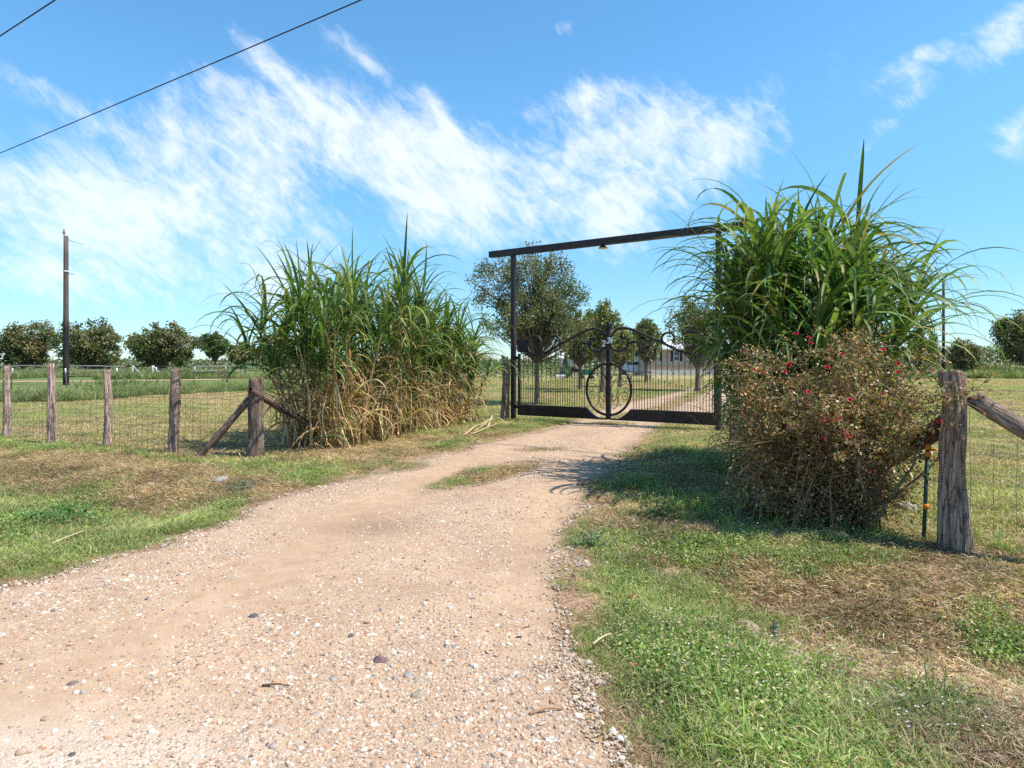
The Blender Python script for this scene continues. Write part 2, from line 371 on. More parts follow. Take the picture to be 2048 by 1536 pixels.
    peb2 = t.ramp(sep2.outputs[0], [(0, (.48, .34, .23)), (.35, (.58, .45, .34)), (.6, (.36, .24, .16)), (.8, (.64, .53, .42)), (.95, (.25, .2, .17))], 'CONSTANT')
    asep = t.N.new('ShaderNodeSeparateColor'); t.L.new(a, asep.inputs[0])          # r: how stony, g: dirt stain
    stony = t.math('ADD', asep.outputs[0], t.rng(big, .35, .65, -.35, .35))
    m1 = t.math('MULTIPLY', t.rng(vd, .30, .42, 1, 0), t.math('LESS_THAN', sep.outputs[1], stony))
    m2 = t.math('MULTIPLY', t.rng(vd2, .32, .45, 1, 0), t.math('LESS_THAN', sep2.outputs[1], t.math('ADD', t.math('MULTIPLY', stony, .6), .35)))
    c = t.mix(t.math('MULTIPLY', m2, .75), sand, peb2); c = t.mix(m1, c, peb); c = t.mix(t.math('MULTIPLY', asep.outputs[2], t.rng(vd2, .2, .5, .9, .2)), c, (.8, .78, .74))
    c = t.mix(t.math('MULTIPLY', asep.outputs[1], t.rng(mid, .3, .7, .4, 1)), c, (.2, .135, .09)); c = t.mix(1., c, t.rng(big, .3, .7, .86, 1.12), 'MULTIPLY')
    c = t.mix(1., c, (.96, .925, .875), 'MULTIPLY')
    h = t.math('ADD', t.math('MULTIPLY', m1, t.math('SUBTRACT', .6, vd)), t.math('MULTIPLY', t.math('MULTIPLY', m2, t.math('SUBTRACT', .5, vd2)), .4)); h = t.math('ADD', h, t.math('MULTIPLY', fl, .15))
    M['gravel'] = t.bsdf(c, .92, .12, nrm=t.bump(h, .9, .012))
_m()

# ------------------------------------------------------------------ ground shape and zones
DP = np.array([(-26., 18.6), (-10., 8.6), (-5.2, 5.55)] + [gp(*p) for p in
     [(0, 1172), (150, 1143), (330, 1093), (480, 1030), (570, 988), (700, 957), (830, 940), (890, 908), (1000, 880), (1100, 858), (1150, 845)]]
     + [(2.0, 18.2), (4.3, 24.5), (9.3, 36.), (17.5, 55.), (21.3, 66.), (24., 68.), (25.2, 64.), (20.2, 51.), (13.0, 36.), (9.0, 26.), (6.0, 19.), (4.15, 16.4)] + [gp(*p) for p in
     [(1330, 846), (1290, 872), (1230, 912), (1165, 975), (1128, 1050), (1112, 1150), (1132, 1280), (1180, 1400), (1262, 1536)]]
     + [(.85, 1.9), (2.2, 1.0), (9, -3.2), (28, -15), (28, -60), (-60, -60), (-60, 38)])
def poly_sd(x, y, P=DP):
    x = np.asarray(x, float).ravel(); y = np.asarray(y, float).ravel(); d = np.full(x.shape, 1e9); ins = np.zeros(x.shape, bool)
    for i in range(len(P)):
        a = P[i]; b = P[(i + 1) % len(P)]; e = b - a; t = np.clip(((x - a[0]) * e[0] + (y - a[1]) * e[1]) / (e @ e), 0, 1)
        d = np.minimum(d, np.hypot(x - a[0] - t * e[0], y - a[1] - t * e[1]))
        c = (a[1] > y) != (b[1] > y)
        with np.errstate(divide='ignore', invalid='ignore'): xx = a[0] + (y - a[1]) * e[0] / e[1]
        ins ^= c & (x < xx)
    return np.where(ins, -d, d)
def line_d(x, y, P):
    d = np.full(np.shape(x), 1e9); P = np.asarray(P, float)
    for a, b in zip(P[:-1], P[1:]):
        e = b - a; t = np.clip(((x - a[0]) * e[0] + (y - a[1]) * e[1]) / (e @ e), 0, 1); d = np.minimum(d, np.hypot(x - a[0] - t * e[0], y - a[1] - t * e[1]))
    return d
ISL = [(gp(978, 952), (1.3, .4), .52), (gp(1078, 902), (.4, .2), 1.2), (gp(1222, 848), (.55, .4), 1.57)]
def drive(x, y):                    # >0 off the gravel, metres; grass islands included; edge made ragged
    x = np.asarray(x, float).ravel(); y = np.asarray(y, float).ravel()
    s = poly_sd(x, y) + (fbm(x * 1.6, y * 1.6, 3) - .5) * .55 + (fbm(x * 7, y * 7, 5) - .5) * .22
    for (c, r, th) in ISL:
        dx, dy = x - c[0], y - c[1]; u = dx * math.cos(th) - dy * math.sin(th); v = dx * math.sin(th) + dy * math.cos(th)
        # island's long side runs along the drive
        q = 1 - np.hypot(u / r[1], v / r[0]); s = np.maximum(s, q * r[1] * 1.7 + (fbm(x * 6, y * 6, 9) - .5) * .25)
    med = .35 - line_d(x, y, [(2.6, 17.6), (5.2, 22.), (8.6, 31.), (14.6, 46.), (20.4, 60.)]) + (fbm(x * 1.2, y * 1.2, 13) - .5) * .9
    return np.where(y > 17.2, np.maximum(s, med), s)
ND = np.array([.458, .889])
def ditchd(x, y): return (x + 4.7) * ND[0] + (y - 7.4) * ND[1]
def H(x, y, sd=None):
    sh = np.shape(x); x = np.asarray(x, float).ravel(); y = np.asarray(y, float).ravel()
    if sd is None: sd = poly_sd(x, y)
    dd = ditchd(x, y); off = sstep(.1, 1.3, sd) * (y < 30) * (y > -5)
    h = -.24 * np.exp(-(np.where(dd < 0, dd / .75, dd / .95)) ** 2) * off
    h = h + .03 * sstep(.3, -1.2, sd) * np.exp(-(y / 25.) ** 2)
    h = h + (fbm(x * .5, y * .5, 21) - .5) * .07 * sstep(0, 3, np.hypot(x, y)) + (fbm(x * 3, y * 3, 22, 3) - .5) * .03 * sstep(0, .6, sd)
    r = np.hypot(x, y); h = h + (fbm(x * .012, y * .012, 31) - .5) * 2.2 * sstep(110, 400, r)
    return h.reshape(sh)
def Hs(x, y): return float(H(np.array([x]), np.array([y]))[0])
FEN = np.array([gp(512, 915), gp(12, 873)])       # roadside fence line, left
WEED = [gp(-500, 800), gp(-100, 800), gp(100, 799), gp(250, 790), gp(400, 782), gp(560, 776), (-12., 44.)]
LANE = [(-80., 45.), gp(-150, 766), gp(0, 764), gp(260, 762), gp(560, 757), (-10, 72.)]
def inside_f(x, y):                  # how far behind the two roadside fences / wings
    return ditchd(x, y) - 2.3
def dryness(x, y):
    x = np.asarray(x, float).ravel(); y = np.asarray(y, float).ravel(); dd = ditchd(x, y); n = fbm(x * .9, y * .9, 41); n2 = fbm(x * .22, y * .22, 44)
    nf = fbm(x * 4.5, y * 4.5, 46, 3); d = .54 + (n - .5) * 1.1 + (nf - .5) * 1.3
    d = d + .55 * np.exp(-((dd - 1.55 + (fbm(x * .6, y * .6, 48) - .5) * .5) / .28) ** 2) * (x < -2.2) + .35 * np.exp(-((dd - .75) / .5) ** 2) * (x < -2.2)
    d = d + .3 * sstep(.8, 2.0, x + (n - .5) * 1.5) * (dd < 2.4)                                   # right verge, strawy
    d = d - .38 * np.exp(-(((x - 1.7) / 1.0) ** 2 + ((y - 7.) / 2.2) ** 2)) - .3 * np.exp(-(((x - 1.3) / .5) ** 2 + ((y - 4.6) / .8) ** 2))
    d = d - .3 * (x < -2) * (dd < .3) * (dd > -2.0)                                           # green left verge
    for (c_, r_, th_) in ISL: d = d - .55 * np.exp(-(np.hypot(x - c_[0], y - c_[1]) / (r_[0] * .95)) ** 2)
    d = d - .22 * np.exp(-((poly_sd(x, y) - .7) / .5) ** 2) * (dd < 1.5)
    inn = sstep(2.2, 2.8, dd); d = d * (1 - inn) + inn * (.6 + (n2 - .5) * 1.2 + (n - .5) * .5)
    fld = (x < -8) & (y > 34) | (y > 95)
    d = np.where(fld, .3 + (n2 - .5) * .6, d)
    return np.clip(d, 0, 1)

def bare(x, y):
    b = 0
    for (px_, py_, rx_, ry_) in ((1560, 1265, .22, .22), (1490, 1215, .16, .2), (1620, 1320, .2, .12), (1440, 1225, .2, .08), (1850, 1150, .35, .12), (1330, 1200, .2, .08)):
        c = gp(px_, py_); b = b + np.exp(-((x - c[0]) / rx_) ** 2 - ((y - c[1]) / ry_) ** 2)
    return np.clip(b + 1.5 * sstep(.60, .72, fbm(x * 2.2, y * 2.2, 66)), 0, 1)
def build_ground():
    fr = np.linspace(-58, 58, 430); bk = np.linspace(58, 302, 50)[1:-1]; th = np.radians(np.concatenate([fr, bk])); nc = len(th)
    r = np.concatenate([[.35], np.geomspace(.8, 26, 290), np.geomspace(27, 2600, 90)])
    x = r[:, None] * np.sin(th)[None]; y = r[:, None] * np.cos(th)[None]; X = x.ravel(); Y = y.ravel()
    raw = poly_sd(X, Y); sd = drive(X, Y); z = H(X, Y, raw)
    i = np.arange(len(r) - 1)[:, None] * nc; j = np.arange(nc)[None]; j2 = (j + 1) % nc
    q = np.stack([i + j, i + nc + j, i + nc + j2, i + j2], -1).reshape(-1, 4)
    dr = dryness(X, Y)[:, None]; R = np.hypot(X, Y)[:, None]
    green = np.array([.16, .20, .06]); straw = np.array([.40, .31, .165]); c = green * (1 - dr) + straw * dr
    fld = ((X < -8) & (Y > 35))[:, None]; c = np.where(fld, np.array([.11, .17, .05]) * (1 - dr * .5) + np.array([.26, .24, .11]) * dr * .5, c)
    near = sstep(16, 9, R); br_ = bare(X, Y)[:, None]; c = c * (1 - near) + near * ((np.array([.13, .10, .05]) * (1 - dr) + np.array([.26, .165, .10]) * dr) * (1 - br_) + br_ * np.array([.42, .29, .20]))
    ed = sstep(.45, 0, sd)[:, None]; c = c * (1 - ed * .8) + np.array([.36, .25, .17]) * ed * .8
    mb = MB(); mb.add(np.stack([X, Y, z], 1), q, c)
    f = np.array([[0, 0, 0]]); v = np.array([[0, 0, z[:nc].mean()]]); v = np.concatenate([v, np.stack([X[:nc], Y[:nc], z[:nc]], 1)])
    jj = np.arange(nc); mb.add(v, np.stack([np.zeros(nc, int), 1 + jj, 1 + (jj + 1) % nc], 1), (.4, .3, .2))
    tag(mb.build('ground', M['ground']), kind='structure')
    # driveway sheet: rises out of the ground where the gravel is, dips below it at the ragged edge
    lift = np.clip(-sd * .12, -.03, .014); keep = sd < .22
    fk = keep[q].all(1) & (np.hypot(X, Y)[q].max(1) < 90)
    used = np.unique(q[fk]); mp = -np.ones(len(X), int); mp[used] = np.arange(len(used))
    Xu, Yu = X[used], Y[used]
    tr1 = [gp(*p) for p in [(-60, 1500), (60, 1420), (300, 1290), (560, 1130), (740, 1020), (900, 950), (1040, 885), (1190, 855)]]
    tr2 = [gp(*p) for p in [(1040, 1220), (1070, 1080), (1110, 980), (1190, 910), (1260, 865)]]
    sm = np.maximum(np.exp(-(line_d(Xu, Yu, tr1) / .5) ** 2), .9 * np.exp(-(line_d(Xu, Yu, tr2) / .3) ** 2))
    st = np.clip(.75 - .75 * sm, 0, 1); s1 = gp(740, 1065); s2 = gp(640, 1090)
    stain = .75 * np.exp(-(((Xu - s1[0]) / .55) ** 2 + ((Yu - s1[1]) / .35) ** 2)) + sstep(-.28, .05, sd[used]) * .55
    wp = gp(60, 1560); cc = np.stack([st, np.clip(stain, 0, 1), np.exp(-((Xu - wp[0]) / .8) ** 2 - ((Yu - wp[1]) / .34) ** 2)], 1)
    mb = MB(); mb.add(np.stack([Xu, Yu, z[used] + lift[used]], 1), mp[q[fk]], cc)
    # centre hole near the camera
    j0 = np.arange(nc); mb.add(v + [0, 0, .012], np.stack([np.zeros(nc, int), 1 + jj, 1 + (jj + 1) % nc], 1), (.6, 0, 0))
    tag(mb.build('driveway', M['gravel']), kind='structure')
    # far lane across the left field
    P = np.array(LANE); mb = MB(); P = curve(P, 40); T = np.gradient(P, axis=0); T /= np.linalg.norm(T, axis=1)[:, None]; Nn = np.stack([-T[:, 1], T[:, 0]], 1)
    A = P + Nn * 2.2; B = P - Nn * 2.2; v = np.concatenate([np.c_[A, H(A[:, 0], A[:, 1]) + .03], np.c_[B, H(B[:, 0], B[:, 1]) + .03]]); k = len(P); i = np.arange(k - 1)
    mb.add(v, np.stack([i, i + 1, k + i + 1, k + i], 1), (.45, .3, 0)); tag(mb.build('lane', M['gravel']), kind='structure')
build_ground()

# ------------------------------------------------------------------ scattered cover (instances on points)
def proto_group(name, meshes):
    c = bpy.data.collections.new(name)
    for i, me in enumerate(meshes):
        o = bpy.data.objects.new('%s_%02d' % (name, i), me); c.objects.link(o)
    return c
def scatter(name, pts, rot, scl, protos, mat=None):
    n = len(pts); me = bpy.data.meshes.new(name); me.vertices.add(n); me.vertices.foreach_set('co', np.asarray(pts, np.float32).ravel())
    a = me.attributes.new('rot', 'FLOAT_VECTOR', 'POINT'); a.data.foreach_set('vector', np.asarray(rot, np.float32).ravel())
    a = me.attributes.new('scl', 'FLOAT', 'POINT'); a.data.foreach_set('value', np.asarray(scl, np.float32))
    a = me.attributes.new('idx', 'INT', 'POINT'); a.data.foreach_set('value', RNG.integers(0, len(protos.objects), n).astype(np.int32))
    o = inst(name, me); ng = bpy.data.node_groups.new(name + '_nodes', 'GeometryNodeTree')
    ng.interface.new_socket('Geometry', in_out='INPUT', socket_type='NodeSocketGeometry'); ng.interface.new_socket('Geometry', in_out='OUTPUT', socket_type='NodeSocketGeometry')
    N = ng.nodes; L = ng.links; gi = N.new('NodeGroupInput'); go = N.new('NodeGroupOutput'); ip = N.new('GeometryNodeInstanceOnPoints')
    ci = N.new('GeometryNodeCollectionInfo'); ci.inputs[0].default_value = protos; ci.inputs['Separate Children'].default_value = True; ci.inputs['Reset Children'].default_value = True
    def na(nm, ty):
        x = N.new('GeometryNodeInputNamedAttribute'); x.data_type = ty; x.inputs[0].default_value = nm; return x.outputs[0]
    L.new(gi.outputs[0], ip.inputs['Points']); L.new(ci.outputs[0], ip.inputs['Instance']); ip.inputs['Pick Instance'].default_value = True
    L.new(na('idx', 'INT'), ip.inputs['Instance Index']); L.new(na('rot', 'FLOAT_VECTOR'), ip.inputs['Rotation']); L.new(na('scl', 'FLOAT'), ip.inputs['Scale'])
    L.new(ip.outputs[0], go.inputs[0]); md = o.modifiers.new('scatter', 'NODES'); md.node_group = ng
    return o
def cand(n, d0, d1, p, umax=1.0):    # candidates over the view wedge; areal density ~ d**-p
    e = 2 - p; u = RNG.random(n)
    d = (d0 ** e + u * (d1 ** e - d0 ** e)) ** (1 / e) if abs(e) > 1e-6 else d0 * (d1 / d0) ** u
    x = RNG.uniform(-umax, umax, n) * d; return x, d
def rz(n, tilt=.15): return np.stack([RNG.normal(0, tilt, n), RNG.normal(0, tilt, n), RNG.uniform(0, 6.28, n)], 1)

def tuft(n, spread, l0, l1, w0, w1, el, cols, droop=1.2, segs=3, seed=0):
    r = np.random.default_rng(seed); mb = MB(); b = np.stack([r.normal(0, spread, n), r.normal(0, spread, n), np.full(n, -.004)], 1)
    V = ribbons(b, r.uniform(0, 6.28, n), r.uniform(el[0], el[1], n), r.uniform(l0, l1, n), r.uniform(w0, w1, n), r.uniform(.3, droop, n), segs, None, r.uniform(-.6, .6, n), r.uniform(-.6, .6, n))
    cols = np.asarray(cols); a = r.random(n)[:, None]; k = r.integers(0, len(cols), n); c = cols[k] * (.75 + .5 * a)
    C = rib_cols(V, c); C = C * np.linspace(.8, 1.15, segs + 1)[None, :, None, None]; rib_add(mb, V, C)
    return mb.mesh('tuft', M['grass'], False)
def oval_mat(n, spread, h, size, cols, seed=0):
    r = np.random.default_rng(seed); mb = MB(); p = np.stack([r.normal(0, spread, n), r.normal(0, spread, n), r.uniform(.2, 1, n) * h], 1)
    cols = np.asarray(cols); c = cols[r.integers(0, len(cols), n)] * (.75 + .5 * r.random(n)[:, None]); leafquads(mb, p, r.uniform(.6, 1.3, n) * size, c, 1.4, r, .7)
    return mb.mesh('cover', M['grass'], False)
G1 = [(.20, .29, .065), (.26, .35, .09), (.14, .22, .05), (.34, .36, .13), (.42, .36, .18), (.5, .4, .24)]
G2 = [(.17, .26, .05), (.13, .20, .04), (.26, .34, .10)]
S1 = [(.58, .41, .27), (.48, .30, .18), (.66, .51, .36), (.34, .18, .10), (.26, .28, .10), (.20, .11, .07)]
LW = [(.27, .31, .10), (.34, .33, .13), (.48, .40, .21), (.20, .26, .08)]
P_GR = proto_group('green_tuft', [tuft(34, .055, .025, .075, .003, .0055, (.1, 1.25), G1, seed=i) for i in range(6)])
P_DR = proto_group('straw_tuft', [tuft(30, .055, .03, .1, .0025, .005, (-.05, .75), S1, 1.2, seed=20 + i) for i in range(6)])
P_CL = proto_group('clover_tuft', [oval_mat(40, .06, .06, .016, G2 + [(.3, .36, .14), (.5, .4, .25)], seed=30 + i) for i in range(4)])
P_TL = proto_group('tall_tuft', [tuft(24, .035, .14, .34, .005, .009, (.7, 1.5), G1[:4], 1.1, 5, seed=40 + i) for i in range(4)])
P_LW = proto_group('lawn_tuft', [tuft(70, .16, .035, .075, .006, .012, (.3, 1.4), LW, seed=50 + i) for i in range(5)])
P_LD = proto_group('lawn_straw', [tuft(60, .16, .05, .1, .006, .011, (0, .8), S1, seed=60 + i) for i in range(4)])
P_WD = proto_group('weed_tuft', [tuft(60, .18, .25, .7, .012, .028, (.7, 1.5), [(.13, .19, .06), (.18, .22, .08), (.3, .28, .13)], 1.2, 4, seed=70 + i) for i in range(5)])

def near_cover():
    # verges on both sides of the drive
    x, y = cand(210000, 1.6, 17, 1.6); sd = drive(x, y); dd = ditchd(x, y); dr = dryness(x, y); dry_n = dr + RNG.normal(0, .12, len(x))
    z = H(x, y); verge = (dd < 2.5) | ((x > -2.2) & (y < 17) & (x < 3.2))
    edge = np.clip(sstep(-.12, .5, sd), 0, 1); ok = (RNG.random(len(x)) < edge * (1 - .8 * bare(x, y))) & verge
    sc = RNG.uniform(.7, 1.25, len(x)) * np.where(sd < .3, .6, 1) * (1 + .03 * y)
    P = np.stack([x, y, z], 1)
    cl = (fbm(x * 1.3, y * 1.3, 77) > .54) & (dr < .75)
    g = ok & (dry_n < .50); d = ok & (dry_n >= .42)
    c = ok & cl & (RNG.random(len(x)) < .26)
    for nm, msk, pr, til in (('grass', g & ~c, P_GR, .15), ('dry_grass', d & ~c, P_DR, .1), ('clover', c, P_CL, .1)):
        i = np.where(msk)[0]; tag(scatter(nm, P[i], rz(len(i), til), sc[i], pr), kind='stuff')
    x, y = cand(9000, 1.8, 16, 1.2); sd = drive(x, y); dd = ditchd(x, y); z = H(x, y); clump = fbm(x * 1.1, y * 1.1, 91)
    pr = np.where((np.abs(dd + .55) < .35) & (x > 1.2), .55, .0) * (clump > .45) + (clump > .66) * .2 + ((x - 1.9) ** 2 + (y - 7) ** 2 < 2) * .12 + (dd > 1.9) * (dd < 2.5) * .4
    i = np.where((RNG.random(len(x)) < pr) & (sd > .25) & (dd < 2.6))[0]
    tag(scatter('tall_grass', np.stack([x, y, z], 1)[i], rz(len(i), .2), RNG.uniform(.35, .8, len(i)), P_TL), kind='stuff')
near_cover()
def lawn_cover():
    x, y = cand(60000, 5, 62, 1.5, 1.0); dd = ditchd(x, y); sd = drive(x, y); dr = dryness(x, y) + RNG.normal(0, .12, len(x)); z = H(x, y)
    ok = (dd > 2.2) & (sd > .1) & ~((x < -8) & (y > 35.5)) & ~((x > -2.4) & (x < 3.2) & (y < 16)); P = np.stack([x, y, z], 1); sc = RNG.uniform(.7, 1.15, len(x)) * (.85 + .012 * y)
    i = np.where(ok & (dr < .62))[0]; tag(scatter('lawn', P[i], rz(len(i), .05), sc[i], P_LW), kind='stuff')
    i = np.where(ok & (dr > .5))[0]; tag(scatter('dry_lawn', P[i], rz(len(i), .05), sc[i], P_LD), kind='stuff')
    # rough weeds along the strand fence, and before the far rail fence
    x, y = cand(26000, 24, 60, 1.3, 1.0); w = line_d(x, y, WEED); k = (w < 1.6 + 1.2 * vnoise(x * .3, y * .3, 5)) & (x < -3) & (RNG.random(len(x)) < .8); x, y = x[k], y[k]
    tag(scatter('weeds', np.stack([x, y, H(x, y)], 1), rz(len(x), .1), RNG.uniform(.5, 1.05, len(x)), P_WD), kind='stuff')
    x, y = cand(9000, 64, 98, .8, .95); k = (x < -9) | (x > 32); x, y = x[k], y[k]; k = vnoise(x * .11, y * .2, 8) > .42; x, y = x[k], y[k]
    tag(scatter('rough_grass', np.stack([x, y, H(x, y)], 1), rz(len(x), .1), RNG.uniform(.9, 2.0, len(x)), P_WD), kind='stuff')
lawn_cover()

def rock_mesh(seed, sub=1, flat=.6, mat='stone', col=(.5, .5, .5), name='stone', rough=.16):
    import bmesh
    bm = bmesh.new(); bmesh.ops.create_icosphere(bm, subdivisions=sub, radius=.5); r = np.random.default_rng(seed)
    ax = r.uniform(.7, 1.15, 3) * [1, 1, flat]; ph = r.uniform(0, 9, 3)
    V = np.array([v.co[:] for v in bm.verts]); k = 1 + rough * (np.sin(V @ r.normal(size=3) * 7 + ph[0]) + np.sin(V @ r.normal(size=3) * 11 + ph[1])) + r.normal(0, rough * .35, len(V))
    V = V * k[:, None] * ax; mb = MB(); f = np.array([[v.index for v in fc.verts] for fc in bm.faces]); bm.free(); mb.add(V, f, col)
    return mb.mesh(name, M[mat], sub > 1)
P_RK = proto_group('pebble', [rock_mesh(i) for i in range(8)])
def gravel():
    x, y = cand(360000, 1.5, 16, 1.8, .95); sd = drive(x, y)
    tr1 = [gp(*p) for p in [(-60, 1500), (60, 1420), (300, 1290), (560, 1130), (740, 1020), (900, 950), (1040, 885), (1190, 855)]]
    tr2 = [gp(*p) for p in [(1040, 1220), (1070, 1080), (1110, 980), (1190, 910), (1260, 865)]]
    sm = np.maximum(np.exp(-(line_d(x, y, tr1) / .48) ** 2), .85 * np.exp(-(line_d(x, y, tr2) / .28) ** 2))
    pk = np.exp(-(np.hypot((x - gp(250, 1360)[0]) / .5, (y - gp(250, 1360)[1]) / .14)) ** 2)
    n = fbm(x * 1.4, y * 1.4, 61); pr = (1 - .9 * sm) * (.4 + 1.0 * sstep(.35, .6, n)) + .35 * pk
    ok = (sd < .04) & (RNG.random(len(x)) < pr); x, y = x[ok], y[ok]; s = np.exp(RNG.normal(math.log(.0118), .46, len(x))); s = np.clip(s * (.9 + .04 * y), .004, .042)
    z = H(x, y) + .0125 + s * .0
    tag(scatter('gravel', np.stack([x, y, z], 1), RNG.uniform(0, 6.28, (len(x), 3)) * [.12, .12, 1], s, P_RK), kind='stuff')
gravel()

# ------------------------------------------------------------------ posts and fences
def post_mesh(h, r, seed, n=30, rings=44, lean=(0, 0), rough=.2, flare=.12, tint=(1, 1, 1), top=.09):
    g = np.random.default_rng(seed); a = np.arange(n) * 2 * math.pi / n; zz = np.linspace(-.3, h, rings); mb = MB(); ph = g.uniform(0, 50)
    V = []
    for k, z in enumerate(zz):
        t = max(0, z) / h; rr = r * (1 + flare * (1 - t) ** 3 - .12 * t)
        gro = (vnoise(a * 3 / 1.0 + ph, np.full(n, z * .9), seed) - .5) * rough * 2 + (vnoise(a * 1.4 + ph, np.full(n, z * 3.5), seed + 1) - .5) * rough * 1.1
        bend = (vnoise(np.array([z * 2.1 + ph]), np.array([1.5]), seed)[0] - .5) * r * 1.1
        kk = np.abs(vnoise(a * 2.2 + ph * 3, np.full(n, z * 1.1), seed + 7) - .5); gro = gro - .2 * np.exp(-(kk / .05) ** 2) + (vnoise(a * 5, np.full(n, z * 9), seed + 4) - .5) * .09
        R = rr * (1 + gro); cx = lean[0] * t + bend; cy = lean[1] * t + bend * .5
        zt = z + ((vnoise(a * 1.5, a * 0 + ph, seed) - .5) * top if k == rings - 1 else 0)
        V.append(np.stack([cx + R * np.cos(a), cy + R * np.sin(a), np.full(n, z) + (zt - z)], 1))
    V = np.array(V); v = V.reshape(-1, 3); i = np.arange(rings - 1)[:, None] * n; j = np.arange(n)[None]; j2 = (j + 1) % n
    q = np.stack([i + j, i + j2, i + n + j2, i + n + j], -1).reshape(-1, 4); c = V[-1].mean(0); c[2] -= top * .4
    v = np.concatenate([v, [c]]); jj = np.arange(n); tt = np.stack([np.full(n, len(v) - 1), (rings - 1) * n + jj, (rings - 1) * n + (jj + 1) % n], 1)
    cc = np.tile(np.array(tint, float), (len(v), 1)) * (.85 + .3 * g.random((len(v), 1)))
    mb.addmulti(v, [q, tt], cc); return mb.mesh('post', M['wood'], True)
def put_post(parent, xy, h, r, seed, label=None, name='post', **kw):
    o = inst(name, post_mesh(h, r, seed, **kw), parent); o.location = (xy[0], xy[1], Hs(*xy)); o.rotation_euler[2] = seed
    if label: o['label'] = label
    return o
def log(parent, a, b, ra, rb, seed, label=None, name='brace', tint=(1, 1, 1)):
    a = np.array(a, float); b = np.array(b, float); Ln = np.linalg.norm(b - a); me = post_mesh(Ln, ra, seed, 16, 28, (0, 0), .13, 0., tint)
    o = inst(name, me, parent); o.location = a; o.rotation_euler = Vector(b - a).to_track_quat('Z', 'Y').to_euler()
    if label: o['label'] = label
    return o
def sag(a, b, s, n=14):
    a = np.array(a, float); b = np.array(b, float); t = np.linspace(0, 1, n)[:, None]; p = a + (b - a) * t; p[:, 2] -= (4 * s * t * (1 - t))[:, 0]; return p
def wire_net(parent, pts, h0=.06, h1=1.1, rows=8, step=.155, r=.0024, off=(0, 0), seed=0):
    mb = MB(); pts = np.array(pts, float); g = np.random.default_rng(seed); zs = h0 + (h1 - h0) * (np.linspace(0, 1, rows) ** 1.15)
    seg = np.linalg.norm(np.diff(pts, axis=0), axis=1); L_ = seg.sum(); s = np.concatenate([[0], np.cumsum(seg)]); S = np.arange(0, L_, step)
    X = np.interp(S, s, pts[:, 0]) + off[0]; Y = np.interp(S, s, pts[:, 1]) + off[1]; G = H(X, Y)
    wob = lambda k: (vnoise(S * .8, S * 0 + k, seed) - .5) * .03
    for k, z in enumerate(zs): tube(mb, np.stack([X, Y, G + z + wob(k)], 1), r, 4, (.5,) * 3, False)
    for i in range(len(S)):
        tube(mb, np.array([[X[i] + g.normal(0, .006), Y[i], G[i] + z + .0] for z in (h0, (h0 + h1) / 2, h1)]), r, 4, (.5,) * 3, False)
    return mb.build('wire_mesh', M['wire'], parent)
def barbed(parent, a, b, s=.02, name='barbed_wire', r=.0022, label=None):
    mb = MB(); p = sag(a, b, s, 20); tube(mb, p, r, 4, caps=False); d = p[-1] - p[0]; L_ = np.linalg.norm(d)
    for t in np.arange(.06, .98, .12 / L_):
        c = np.array([np.interp(t, np.linspace(0, 1, 20), p[:, i]) for i in range(3)])
        for v in ((.012, 0, .014), (-.012, .004, .014)): tube(mb, np.array([c - v, c + v]), r * .7, 3, caps=False)
    o = mb.build(name, M['wire'], parent)
    if label: o['label'] = label
    return o

